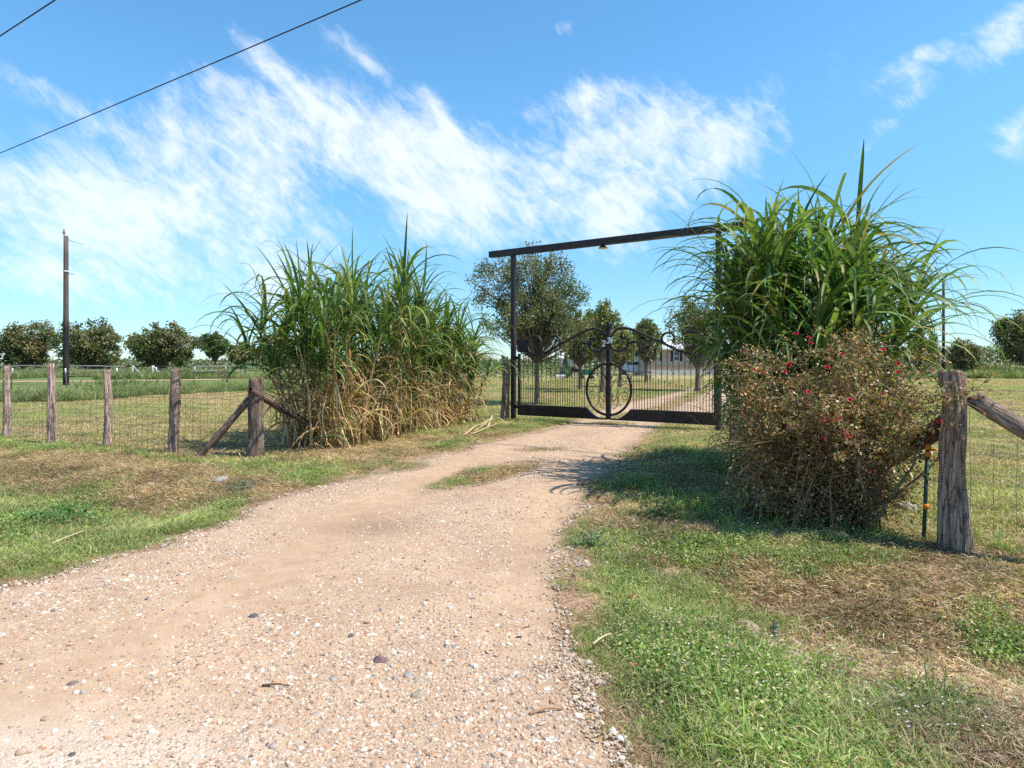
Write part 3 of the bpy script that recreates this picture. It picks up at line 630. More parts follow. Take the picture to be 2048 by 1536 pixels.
def fences():
    # left roadside fence
    Pp = [gp(512, 915), gp(350, 906), gp(214, 893), gp(105, 889), gp(12, 873)]
    d = (np.array(Pp[-1]) - np.array(Pp[0])) / 4
    f = thing('wire_fence', 'weathered cedar post and woven wire fence left of the cane stand', 'fence', (Pp[0][0], Pp[0][1], 0)); f.location = (0, 0, 0)
    hs = [1.27, 1.42, 1.4, 1.47, 1.44]; rs = [.115, .085, .068, .07, .062]; tn = [(.75, .68, .64), (1.15, 1.05, 1.0), (1.7, 1.55, 1.5), (1.75, 1.55, 1.55), (1.8, 1.55, 1.6)]
    lb = ['thick dark corner post with a brace on each side', 'broad knotty grey post beside the leaning brace', None, None, None]
    for i, p in enumerate(Pp): put_post(f, p, hs[i], rs[i], 11 + i, lb[i], lean=((-.03, .0), (.02, 0), (.0, 0), (-.02, 0), (-.04, 0))[i], tint=tn[i], rough=.22)
    ext = np.array(Pp[-1]) + d * 1.1
    for k in range(2): put_post(f, ext + d * 1.1 * k, 1.42, .068, 31 + k, tint=(1.2, 1.1, 1.05))
    wire_net(f, [Pp[0], Pp[1], Pp[2], Pp[3], Pp[4], ext + d * 1.1], seed=3, off=(0, -.07))
    allp = Pp + [ext, ext + d * 1.1]
    for i in range(len(allp) - 1):
        a, b = allp[i], allp[i + 1]; za, zb = (1.08, 1.12) if i == 0 else (1.36, 1.36)
        barbed(f, (a[0], a[1] - .08, Hs(*a) + za), (b[0], b[1] - .08, Hs(*b) + zb), .09 if i == 0 else .01)
    c = np.array([Pp[0][0], Pp[0][1], Hs(*Pp[0])]); g = gp(388, 917)
    log(f, (g[0], g[1], Hs(*g) - .08), c + [-.1, 0, .92], .062, .055, 41, 'leaning grey brace log', tint=(.8, .72, .66))
    # left wing fence towards the gate, half hidden in the canes
    w = thing('wire_fence', 'cedar post and wire fence running behind the cane stand to the gate', 'fence')
    p1, p2 = gp(940, 846), gp(1011, 838); q = np.array(Pp[0]) + (np.array(p1) - np.array(Pp[0])) * .32
    put_post(w, p1, 1.5, .075, 51, tint=(1, .92, .85)); put_post(w, p2, 1.72, .1, 52, 'pale twisted post standing beside the black gate post', tint=(1.25, 1.12, 1.), rough=.25, lean=(.06, 0)); put_post(w, (q[0] - .1, q[1]), 1.3, .08, 53)
    log(w, c + [.08, .1, .95], (Pp[0][0] + .95, Pp[0][1] + 1.75, .0), .058, .05, 54, tint=(.6, .52, .48))
    wire_net(w, [Pp[0], (q[0] - .1, q[1]), p1, p2, (-.03, 17.75)], seed=5)
    for z0, z1, s in ((1.52, 1.66, .12), (1.3, 1.3, .05)): barbed(w, (p1[0], p1[1], z0), (p2[0], p2[1], z1), s, 'wire')
    barbed(w, (p2[0], p2[1], 1.5), (.0, 17.7, 1.42), .04, 'wire')
    tp = MB(); a = gp(1020, 836); tube(tp, [(a[0] - .03, a[1], -.1), (a[0] - .03, a[1], 1.02)], .022, 4, (.03, .03, .03)); tp.build('steel_post', M['black'], w, False)
    # right roadside fence with the big corner post
    r = thing('wire_fence', 'weathered cedar corner post and wire fence at the right edge', 'fence'); P = np.array(gp(1910, 1098)); R_ = np.array([.83, -.55])
    o = put_post(r, P, 1.46, .098, 61, 'massive cracked grey post', n=72, rings=120, rough=.2, flare=.16, tint=(1.15, 1.06, .98), top=.05)
    b0 = np.array([*(P + R_ * .12), 1.22]); b1 = np.array([*(P + R_ * 1.75), .05]); log(r, b1, b0, .075, .055, 62, 'long pale brace log', tint=(1.15, 1.05, .98))
    e = P + R_ * 1.9; put_post(r, e, 1.4, .09, 63); put_post(r, P + R_ * 4.6, 1.4, .08, 64)
    wire_net(r, [P, e, P + R_ * 4.6], seed=9, r=.0016, h1=1.14, off=(0, .1))
    for z0, z1, s in ((1.2, 1.12, .0), (1.19, 1.05, .03), (1.3, 1.3, .02)): barbed(r, (*P, z0), (*e, z1), s)
    # right wing fence behind the rose bush
    w = thing('wire_fence', 'wire fence behind the rose bush with a sloping log brace', 'fence'); e2 = np.array([4.55, 14.3]); U = (e2 - P) / np.linalg.norm(e2 - P)
    log(w, (*(P + U * 2.5), -.05), (*(P + U * .1), 1.02), .085, .075, 71, tint=(.55, .45, .4)); put_post(w, P + U * 2.9, 1.35, .08, 72); put_post(w, P + U * 5.9, 1.35, .08, 73)
    wire_net(w, [P, P + U * 2.9, P + U * 5.9, e2], seed=12, r=.0016); a = P + np.array([-.1, .22])
    mb = MB(); x0, y0 = a; tube(mb, [(x0 - .02, y0, -.1), (x0 + .02, y0, .8)], .017, 6, (.03, .07, .06)); o = mb.build('steel_post', M['paint'], w); o['label'] = 'dark green steel post with orange clips'
    for z in (.8, .74, .3):
        m2 = MB(); k = (z + .1) / .9; xx = x0 - .02 + .04 * k; tube(m2, [(xx, y0 - .01, z - .02), (xx, y0 - .01, z + .02)], .024, 6, (.8, .22, .02)); m2.build('clip', M['paint'], o)
    m2 = MB(); tube(m2, [(x0 + .02, y0, .77), (x0 + .13, y0 - .02, .78)], .008, 5, (.8, .3, .03)); m2.build('clip', M['paint'], o)
    for z0, z1 in ((1.25, 1.2), (1.13, 1.1), (.98, .95)): barbed(w, (*P, z0), (*(P + U * 2.9), z1), .02, 'wire')
fences()

# ------------------------------------------------------------------ the gate
GA = np.array([.04, 17.7]); GB = np.array([4.64, 14.6]); GL = np.linalg.norm(GB - GA); GU = (GB - GA) / GL; GN = np.array([-GU[1], GU[0]])
def g2w(s, z, n=0.): p = GA + GU * s + GN * n; return np.array([p[0], p[1], z])
def gpx(px, py):                     # photo pixel on the gate's plane -> (s, z)
    k = (px - 1024) / F; s = (k * GA[1] - GA[0]) / (GU[0] - k * GU[1]); d = GA[1] + GU[1] * s; return s, EYE + (HY - py) / F * d
def z3(x, y): return gpx(960 + x / 3.658, 440 + y / 3.658)     # measured on an enlarged crop
def z4(x, y): return gpx(1140 + x / 6.98, 640 + y / 6.98)
AXG = np.array([[GU[0], GU[1], 0], [GN[0], GN[1], 0], [0, 0, 1]])
def gbox(mb, s0, s1, z0, z1, t=.05, n=0.): box(mb, g2w((s0 + s1) / 2, (z0 + z1) / 2, n), (s1 - s0, t, z1 - z0), ax=AXG)
def gtube(mb, sz, r, n=8, off=0., k=None):
    P = curve(sz, k or len(sz) * 6); tube(mb, np.array([g2w(a, b, off) for a, b in P]), r, n)
def ball(mb, c, r):
    th = np.linspace(-1.5, 1.5, 6); tube(mb, np.array([[c[0], c[1], c[2] + r * math.sin(t)] for t in th]), [r * math.cos(t) for t in th], 8)
def gate():
    fr_ = thing('gateway_frame', 'tall black steel goalpost frame spanning the driveway over the gate', 'gateway', (*GA, 0)); fr_.location = (0, 0, 0)
    for s in (0, GL):
        mb = MB(); gbox(mb, s - .055, s + .055, -.3, 4.46, .11); mb.build('post', M['black'], fr_, False)
    mb = MB(); gbox(mb, -.78, GL + .78, 4.463, 4.63, .16); mb.build('beam', M['black'], fr_, False)
    mb = MB(); tube(mb, [g2w(GL, 4.62), g2w(GL, 4.78), g2w(GL, 4.86)], [.03, .03, .004], 6); mb.build('spike', M['black'], fr_)
    for dz in (4.2, 4.05):
        mb = MB(); tube(mb, [g2w(GL - .2, dz), g2w(GL, dz)], .012, 6); mb.build('hook', M['black'], fr_)
    mb = MB(); s, z = z3(900, 165); tube(mb, [g2w(s, 4.47), g2w(s, 4.44), g2w(s, 4.40), g2w(s, 4.385)], [.03, .06, .11, .12], 14); lp = mb.build('lamp', M['black'], fr_); lp['label'] = 'round lamp with yellow lens under the middle of the beam'
    mb = MB(); tube(mb, [g2w(s, 4.384), g2w(s, 4.372), g2w(s, 4.36)], [.112, .1, .03], 14); mb.build('lens', M['lamp'], lp)
    C = .511 * GL; Rr = .635; CZ = .87
    spine = [z3(*p) for p in [(355, 893), (348, 925), (362, 962), (400, 988), (440, 985), (500, 960), (560, 925), (640, 882), (740, 828), (800, 803), (845, 797), (880, 808), (905, 835), (920, 870), (922, 915), (903, 945), (872, 960), (835, 955), (808, 930), (800, 895), (815, 872), (838, 872)]]
    sc1 = [z3(*p) for p in [(348, 925), (355, 880), (385, 850), (420, 850), (445, 885), (442, 925), (418, 945), (400, 935)]]
    sc2 = [z3(*p) for p in [(555, 928), (582, 900), (582, 870), (560, 850), (528, 852), (510, 875), (514, 905)]]
    sc3 = [z3(*p) for p in [(803, 915), (785, 905), (760, 898), (735, 905), (722, 935), (728, 965), (745, 990)]]
    balls = [spine[-1], sc1[-1], sc2[-1], sc3[-1]]
    def top_z(s):                     # height of the spine over s (left leaf coordinates)
        A = curve(spine[:13], 120); A = A[np.argsort(A[:, 0])]; return float(np.interp(s, A[:, 0], A[:, 1]))
    cw = [[(590, 1245), (612, 1235), (640, 1225), (662, 1150), (668, 1050), (685, 960), (730, 905), (790, 890), (832, 930), (830, 985), (795, 1008), (760, 995), (752, 960), (775, 938), (800, 955), (790, 978)],
          [(715, 1215), (685, 1160), (680, 1080), (710, 1025), (760, 1008), (803, 1040), (800, 1090), (765, 1115), (733, 1095), (735, 1055), (765, 1045), (780, 1068), (765, 1085)],
          [(600, 1060), (612, 1075), (595, 1085), (578, 1065), (585, 1040), (608, 1040), (618, 1062), (575, 1000), (600, 900), (650, 810), (690, 750), (770, 760), (800, 810), (770, 858), (738, 835), (750, 795), (778, 805), (770, 830)][6:],
          [(590, 1120), (600, 1130), (585, 1138), (575, 1120), (590, 1105), (612, 1115), (610, 1140), (640, 1100), (660, 1000), (663, 850), (690, 760), (690, 680), (660, 640)][6:],
          [(580, 830), (595, 780), (635, 735), (648, 755), (630, 778), (613, 762), (625, 748)],
          [(577, 820), (590, 760), (636, 710), (640, 675), (612, 662), (590, 682), (600, 708), (622, 700), (618, 685)],
          [(575, 1085), (590, 1082), (607, 1060), (598, 1040), (578, 1048), (582, 1068), (596, 1065)],
          [(575, 1148), (600, 1145), (607, 1120), (592, 1105), (576, 1118), (584, 1132)]]
    for side in (0, 1):
        lab = 'left leaf of the black wrought iron gate, hung beside the pale post' if side == 0 else 'right leaf of the black wrought iron gate, half behind cane leaves'
        lf = thing('gate_leaf', lab, 'gate'); m = (lambda s: s) if side == 0 else (lambda s: 2 * C - s - .0)
        mm = lambda pts: [(m(a), b) for a, b in pts]
        def part(nm, fn, mat=M['black'], sm=False):
            mb = MB(); fn(mb); return mb.build(nm, mat, lf, sm)
        s_st = z3(288, 0)[0]
        def B(mb, s0, s1, z0, z1, t=.05, n=0.): a, b = sorted((m(s0), m(s1))); gbox(mb, a, b, z0, z1, t, n)
        part('stile', lambda mb: B(mb, s_st - .03, s_st + .03, .403, 1.78, .06))
        part('latch_plate', lambda mb: B(mb, s_st - .04, z3(352, 0)[0], z3(300, 966)[1], z3(300, 878)[1], .07))
        # centre stile, half of the middle post
        part('centre_stile', lambda mb: B(mb, C - .055, C - .002, .13, 2.34, .09))
        def fin(mb):
            pr = [(C - .055, 2.343), (C - .105, 2.47), (C - .05, 2.45), (C - .002, 2.56), (C - .002, 2.343)]
            v = [g2w(m(a), b, .03) for a, b in pr] + [g2w(m(a), b, -.03) for a, b in pr]; mb.add(v, [[0, 1, 2], [0, 2, 4], [2, 3, 4], [5, 7, 6], [5, 9, 7], [7, 9, 8]])
            mb.add(v, [[i, (i + 1) % 5, (i + 1) % 5 + 5, i + 5] for i in range(5)])
        part('finial', fin)
        # bottom box rail with the round cut-out
        def rail(mb):
            S = np.concatenate([np.linspace(s_st - .03, C - .72, 5), np.linspace(C - .72, C - .057, 18)[1:]])
            top = np.array([.403 if abs(s - C) > .72 else min(.403, CZ - math.sqrt(max(.76 ** 2 - (s - C) ** 2, 0))) for s in S]); top = np.maximum(top, .155)
            for n_ in (.045, -.045):
                v = [g2w(m(s), .12, n_) for s in S] + [g2w(m(s), t, n_) for s, t in zip(S, top)]; k = len(S)
                mb.add(v, [[i, i + 1, k + i + 1, k + i] for i in range(k - 1)])
            v = [g2w(m(s), t, .045) for s, t in zip(S, top)] + [g2w(m(s), t, -.045) for s, t in zip(S, top)]; mb.add(v, [[i, i + 1, k + i + 1, k + i] for i in range(k - 1)])
            v = [g2w(m(s), .12, .045) for s in S] + [g2w(m(s), .12, -.045) for s in S]; mb.add(v, [[i, i + 1, k + i + 1, k + i] for i in range(k - 1)])
            e = S[0]; mb.add([g2w(m(e), .12, .045), g2w(m(e), .12, -.045), g2w(m(e), .403, -.045), g2w(m(e), .403, .045)], [[0, 1, 2, 3]])
        part('bottom_rail', rail)
        for pts, r in ((spine, .032), (sc1, .029), (sc2, .028), (sc3, .03)): part('scroll', lambda mb: gtube(mb, mm(pts), r, 8, 0, len(pts) * 5), sm=True)
        for b in balls: part('knob', lambda mb: ball(mb, g2w(m(b[0]), b[1]), .046), sm=True)
        def arc(mb):
            a = np.linspace(math.pi / 2 + .09, 1.5 * math.pi - .09, 40); tube(mb, np.array([g2w(m(C + Rr * .955 * math.cos(t)), CZ + Rr * math.sin(t)) for t in a]), .032, 8)
        part('ring', arc, sm=True)
        for c in cw:
            pts = [z4(*p) for p in c]; pts = [(2 * C - a, b) for a, b in pts]; part('wire_scroll', lambda mb: gtube(mb, mm(pts), .0085, 5, 0, len(pts) * 6), sm=True)
        # pickets: tall ones reach the top scroll, short spear-headed ones stand between
        k = 0; s = s_st + .07
        while s < C - .09:
            tall = k % 2 == 1; dz = abs(s - C)
            if dz < Rr - .02:
                if tall:
                    z0 = CZ + math.sqrt(max(Rr ** 2 - dz ** 2, 0)) + .02; z1 = 1.72 + (.1 if dz > .42 else 0) - (.0 if dz > .2 else .0)
                    part('picket', lambda mb: tube(mb, [g2w(m(s), z0), g2w(m(s), z1)], .0085, 5))
            else:
                sh = .95 + .12 * min(1, max(0, (.42 - (s - s_st)) / .35)) + .36 * max(0, (s - s_st - .42) / (C - .65 - s_st - .42))
                if tall:
                    z1 = top_z(s)
                    if s > spine[13][0] - .55 and abs(s - C) < .95: z1 = max(1.78, z1 if s < z3(722, 0)[0] else 1.86)
                    def tp(mb):
                        tube(mb, [g2w(m(s), .4), g2w(m(s), z1)], .0095, 5)
                        if k % 4 == 1: ball(mb, g2w(m(s), 1.28), .022)
                    part('picket', tp)
                else:
                    part('picket', lambda mb: tube(mb, [g2w(m(s), .4), g2w(m(s), sh - .07), g2w(m(s), sh - .065), g2w(m(s), sh)], [.009, .009, .019, .002], 5))
            k += 1; s += .0705
        # hinges, small hooks welded on the rail
        for z in (.3, 1.62): part('hinge', lambda mb: B(mb, .056, s_st - .032, z, z + .09, .04))
        for x in (500, 545):
            pts = [z3(*p) for p in [(x - 30, 1398), (x - 28, 1375), (x - 5, 1368), (x + 10, 1382), (x + 10, 1400)]]; part('hook', lambda mb: gtube(mb, mm(pts), .008, 5, -.055), sm=True)
        part('rail_bar', lambda mb: B(mb, z3(440, 0)[0], z3(560, 0)[0], z3(0, 1405)[1] - .0, z3(0, 1380)[1], .02, -.06))
        # painted number
        for ch, x, y in ((('2', 911, 905),) if side == 0 else (('3', 945, 885), ('4', 962, 882))):
            cu = bpy.data.curves.new('digit', 'FONT'); cu.body = ch; cu.size = .21; cu.extrude = .004; cu.align_x = 'CENTER'; cu.align_y = 'CENTER'; cu.shear = .2; cu.offset = .006
            cu.materials.append(M['white']); o0 = bpy.data.objects.new('digit', cu); COL.objects.link(o0); bpy.context.view_layer.update(); me = bpy.data.meshes.new_from_object(o0.evaluated_get(bpy.context.evaluated_depsgraph_get())); bpy.data.objects.remove(o0); o = inst('digit', me, lf); a, b = z3(x, y); o.location = g2w(a, b, -.062); o.rotation_euler = (math.radians(90), 0, math.atan2(GU[1], GU[0])); o['label'] = 'white number ' + ch
gate()

# ------------------------------------------------------------------ cane stands
def cane_stand(name, label, A, B, half, hfun, n, seed, leafw, ncull, front, lean_out=.35, dryfrac=.5, upr=(.3, .7), litter=3.2, rim=1.):
    g = np.random.default_rng(seed); th = thing(name, label, 'plant'); A = np.array(A, float); B = np.array(B, float); U = (B - A) / np.linalg.norm(B - A); Pn = np.array([U[1], -U[0]])
    t = np.clip(g.random(n) + g.normal(0, .02, n), 0, 1); o = g.uniform(-1, 1, n) * half; nodes = []
    xy = A + (B - A) * t[:, None] + Pn * o[:, None]; z0 = H(xy[:, 0], xy[:, 1])
    hh = np.interp(t, [p[0] for p in hfun], [p[1] for p in hfun]) * np.where(g.random(n) < .25, g.uniform(.95, 1.12, n), g.uniform(.62, .98, n)) * (1 - .10 * np.abs(o / half)); stem = hh * .68
    # lean outward: away from the stand's centre line and ends
    az = np.arctan2(Pn[1], Pn[0]) + np.where(o > 0, 0, math.pi) + g.normal(0, .8, n); endp = (np.abs(t - .5) > .38)
    az = np.where(endp, np.where(t < .5, math.atan2(-U[1], -U[0]), math.atan2(U[1], U[0])) + g.normal(0, .7, n), az)
    ln = np.minimum(np.abs(g.normal(0, 1, n)), .9) * lean_out * (.4 + .8 * np.abs(o / half)) * stem * .55 * np.where(t < .14, rim, 1.)
    stems = []; GV = []; GC = []; DV = []; DC = []
    gb, ga, ge, gl, gw, gd, gs, gr = ([] for _ in range(8)); db, da, de, dl, dw, ddp, ds, dr_ = ([] for _ in range(8))
    for i in range(n):
        P0 = np.array([*xy[i], z0[i] - .03]); dirn = np.array([math.cos(az[i]), math.sin(az[i]), 0]); ks = np.linspace(0, 1, 9)
        pth = P0 + np.outer(ks * stem[i], [0, 0, 1]) + np.outer(ks ** 2 * ln[i], dirn) + np.outer(np.sin(ks * 5 + i) * .015, [1, .5, 0]); stems.append(pth)
        a0 = g.uniform(0, 6.28); k0 = .0; zt = np.arange(.12, 1.0, .105 / stem[i] * 1.15)
        for j, f_ in enumerate(zt):
            p = np.array([np.interp(f_, ks, pth[:, c]) for c in range(3)]); a = a0 + j * math.pi + g.normal(0, .45)
            is_dry = f_ < dryfrac + g.normal(0, .2)
            if is_dry:
                for _ in range(2):
                    db.append(p); da.append(a + g.normal(0, .4)); e = g.uniform(-1.4, .9); de.append(e); dl.append(g.uniform(.4, .95)); dw.append(leafw * g.uniform(.25, .55)); ddp.append(e + g.uniform(1.0, 1.6)); ds.append(g.normal(0, .7)); dr_.append(g.normal(0, .8))
            else:
                e = g.uniform(.7, 1.32); gb.append(p); ga.append(a); ge.append(e); gl.append(g.uniform(.7, 1.3)); gw.append(leafw * g.uniform(.45, 1.1)); gd.append(g.uniform(1.3, 3.1)); gs.append(g.normal(0, .35)); gr.append(g.normal(0, .35))
        for j in range(7):            # whorl at the top, more upright
            p = pth[-1] - [0, 0, g.uniform(0, .2)]; e = g.uniform(1.05, 1.5); up_ = g.random() < upr[0]; gb.append(p); ga.append(a0 + j * 2.4 + g.normal(0, .5)); ge.append(e)
            gl.append((hh[i] - stem[i]) * g.uniform(.7, 1.2) if up_ else min(1.6, (hh[i] - stem[i]) * g.uniform(.95, 1.6))); gw.append(leafw * g.uniform(.55, 1.05)); gd.append(g.uniform(.3, 1.0) if up_ else g.uniform(1.7, 3.1)); gs.append(g.normal(0, .3)); gr.append(g.normal(0, .35))
        if endp[i] or abs(o[i]) > .7 * half:      # long blades arching out at the rim
            for j in range(3):
                p = pth[-1] - [0, 0, g.uniform(0, .5)]; gb.append(p); ga.append(az[i] + g.normal(0, .6)); ge.append(g.uniform(.75, 1.25)); gl.append(g.uniform(1.0, 1.6)); gw.append(leafw * g.uniform(.5, .9)); gd.append(g.uniform(1.7, 2.7)); gs.append(g.normal(0, .2)); gr.append(g.normal(0, .3))
    # litter of dry leaves at the foot
    nb = int(n * litter); tt = g.random(nb); oo = g.uniform(-1.15, 1.15, nb) * half; q = A + (B - A) * tt[:, None] + Pn * oo[:, None]
    for i in range(nb):
        db.append(np.array([*q[i], g.uniform(.02, .95) ** 1.5])); da.append(g.uniform(0, 6.28)); e = g.uniform(.65, 1.5); de.append(e); dl.append(g.uniform(.3, 1.05)); dw.append(leafw * g.uniform(.2, .5)); ddp.append(g.uniform(.2, 1.5)); ds.append(g.normal(0, .5)); dr_.append(g.normal(0, .8))
    GV = ribbons(gb, ga, ge, gl, gw, gd, 10, .3, gs, gr, 1.5, .12); DV = ribbons(db, da, de, dl, dw, ddp, 6, .5, ds, dr_, 1.2, .3)
    DV[..., 2] = np.maximum(DV[..., 2], .012 + g.random(DV.shape[0])[:, None, None] * .03)
    ng, nd = len(GV), len(DV)
    pal = np.array([(.07, .135, .026), (.10, .17, .035), (.045, .095, .022), (.16, .215, .06), (.11, .165, .06)]); gc = pal[g.integers(0, 5, ng)] * g.uniform(.8, 1.25, (ng, 1))
    yel = g.random(ng) < .02; gc[yel] = np.array([.28, .22, .06]) * g.uniform(.7, 1.2, (yel.sum(), 1))
    tipamt = np.where(g.random(ng) < .35, g.uniform(.3, 1, ng), 0.); GC = rib_cols(GV, gc, (np.array([.42, .26, .1]), tipamt), 1.35)
    dp = np.array([(.52, .38, .2), (.42, .28, .14), (.6, .47, .28), (.3, .17, .09), (.38, .22, .1), (.3, .31, .13)]); dc = dp[g.integers(0, 6, nd)] * g.uniform(.75, 1.2, (nd, 1)); DC = rib_cols(DV, dc)
    # the leaves that show largest are parts of their own
    def split(V, C, nm, mat, cap):
        cen = V[:, V.shape[1] // 2, 1]; ext = np.linalg.norm(V[:, 0, 1] - V[:, -1, 1], axis=1); fr0 = (cen[:, :2] - (A + B) / 2) @ np.array(front); vis = ext / cen[:, 1] * (1 + .5 * np.tanh(fr0 / half)) * (1 + .25 * (cen[:, 2] > 1.6))
        order = np.argsort(-vis); big, rest = order[:cap], order[cap:]
        for i in big:
            mb = MB(); rib_add(mb, V[i:i + 1], C[i:i + 1]); mb.build(nm, mat, th)
        mb = MB(); rib_add(mb, V[rest], C[rest]); tag(mb.build(nm, mat, th), kind='stuff')
    split(GV, GC, 'leaf', M['cane_leaf'], ncull); split(DV, DC, 'dry_leaf', M['dry'], int(ncull * .8))
    for i in range(n):
        mb = MB(); c0 = np.array([(.52, .38, .22), (.4, .26, .15), (.34, .34, .15)][g.integers(0, 3)]); cc = np.repeat(np.linspace(1, .75, 9), 6); c = c0[None] * cc[:, None]; c = np.concatenate([c, c[:1], c[-1:]])
        tube(mb, stems[i], np.linspace(.021, .01, 9) * g.uniform(.8, 1.25), 6, c); mb.build('cane', M['cane'], th)
    return th
cane_stand('cane_grass', 'tall stand of green cane with tan dry leaves left of the gate', (-3.7, 11.4), (-1.35, 16.7), .55,
           [(0, 3.4), (.12, 3.7), (.25, 4.2), (.36, 4.6), (.5, 4.2), (.65, 3.75), (.85, 3.2), (1, 2.8)], 150, 109, .06, 300, (.9, -.4), .5, .66, (.42, .58), 7., 1.7)
cane_stand('cane_grass', 'tall arching green cane clump behind the red rose bush', (3.45, 6.9), (3.95, 10.2), .52,
           [(0, 3.25), (.12, 3.6), (.3, 4.3), (.48, 4.3), (.72, 3.3), (1, 2.6)], 150, 204, .062, 300, (-.5, -.86), .45, .42, (.28, .72), 8.)

# ------------------------------------------------------------------ rose bush
def rose():
    g = np.random.default_rng(7); th = thing('rose_bush', 'sprawling rose bush with red blooms beside the big corner post', 'bush')
    tips = []; segs = []; tw = MB()
    def stem(p0, p1, r, bow, parts=True):
        m_ = (p0 + p1) / 2 + bow; P = curve([p0, p0 * .6 + m_ * .4 + g.normal(0, .03, 3), m_, p1 * .6 + m_ * .4 + g.normal(0, .04, 3), p1], 16); P += g.normal(0, .006, P.shape); return P
    for i in range(95):
        b = np.array([3.22 + g.normal(0, .16), 6.0 + g.normal(0, .12), 0.]) if i % 2 else np.array([2.65 + g.normal(0, .3), 6.25 + g.normal(0, .2), 0.])
        b[2] = Hs(b[0], b[1]) - .03; a = g.uniform(0, 2 * math.pi); rr = math.sqrt(g.random()); e = np.array([2.95 + .98 * rr * math.cos(a), 5.95 + .62 * rr * math.sin(a), g.uniform(.35, 1.0) ** .7 * 1.85 * (1 - .2 * rr ** 3)])
        P = stem(b, e, .01, np.array([0, 0, g.uniform(.05, .3)])); mb = MB(); tube(mb, P, np.linspace(.011, .003, len(P)) * g.uniform(.5, 1.2), 6, np.array([.2, .12, .08]) * g.uniform(.7, 1.3)); mb.build('stem', M['cane'], th); tips.append(P)
    for (a, b, r) in [((1738, 1050), (1830, 905), .022), ((1750, 1010), (1880, 905), .015), ((1745, 1030), (1700, 880), .02)]:
        p = at(*a, 5.75); q = at(*b, 5.6); P = stem(p, q, .02, np.array([.0, 0, -.06])); mb = MB(); tube(mb, P, np.linspace(r, .007, len(P)), 7, (.3, .24, .19)); mb.build('stem', M['bark'], th); tips.append(P)
    # shoots over the corner post
    for b in [(1955, 775), (1925, 765), (1890, 800)]:
        P = stem(at(1850, 830, 5.3), at(*b, 5.1), .01, np.array([0, 0, .05])); mb = MB(); tube(mb, P, np.linspace(.006, .0025, len(P)), 5, (.25, .16, .08)); mb.build('stem', M['cane'], th); tips.append(P)
    ends = []
    for P in tips:
        for k in range(34 if P[0][2] < .5 else 12):
            f_ = g.uniform(.14, 1) * (len(P) - 1); i0 = int(f_); p = P[i0]; d = g.normal(size=3) * [1, 1, .7] + [0, 0, .35]; d /= np.linalg.norm(d); L_ = g.uniform(.08, .32); mid = p + d * L_ * .5 + g.normal(0, .015, 3); q = p + d * L_ + [0, 0, -.02]
            tube(tw, [p, mid, q], [.0035, .0025, .0012], 3, np.array([(.3, .17, .09), (.2, .2, .08), (.38, .28, .18)][g.integers(0, 3)]), False)
            for s in np.linspace(.15, 1, 7): ends.append(p + (q - p) * s + g.normal(0, .018, 3))
    tag(tw.build('twigs', M['cane'], th), kind='stuff')
    E = np.array(ends); keep = g.random(len(E)) < .9; E = E[keep]; E = np.repeat(E, 2, 0) + g.normal(0, .015, (len(E) * 2, 3)); pal = np.array([(.12, .17, .04), (.19, .23, .06), (.34, .17, .08), (.46, .25, .12), (.07, .11, .03), (.6, .42, .24), (.30, .10, .055), (.38, .3, .13), (.22, .12, .06)])
    c = pal[g.integers(0, 9, len(E))] * g.uniform(.7, 1.35, (len(E), 1)); mb = MB(); leafquads(mb, E, g.uniform(.02, .044, len(E)), c, .5, g, .5); tag(mb.build('leaves', M['leaf'], th), kind='stuff')
    # blooms
    mb = MB()
    for k in range(14):
        a = k * 2.4; e = .2 + .09 * k; n_ = 1; V = ribbons([[0, 0, 0]], a, e, .034 + .004 * (k < 6), .032, -.5 if k > 7 else .5, 3, .5); rib_add(mb, V, np.array([[.66, .025, .09]]) * g.uniform(.75, 1.25))
    fm = mb.mesh('flower', M['flower'])
    F_ = [(1592, 668), (1617, 676), (1622, 688), (1684, 709), (1577, 730), (1569, 745), (1654, 735), (1767, 701), (1795, 727), (1795, 746), (1841, 745), (1865, 742), (1616, 785), (1886, 802), (1645, 843), (1663, 841), (1679, 838), (1685, 865), (1693, 871), (1700, 874), (1879, 845), (1646, 878), (1764, 788), (1746, 945), (1508, 740), (1526, 746), (1925, 763), (1700, 800)]
    for i, (x, y) in enumerate(F_):
        o = inst('flower', fm, th); o.location = at(x, y, g.uniform(5.08, 5.3) + (.25 if y > 860 else 0)); o.rotation_euler = (g.uniform(.1, 1.5), 0, g.uniform(-.6, .6)); k = g.uniform(.5, .85) * (.75 if i in (10, 23, 24, 25, 26, 22) else 1); o.scale = (k, k, k)
rose()

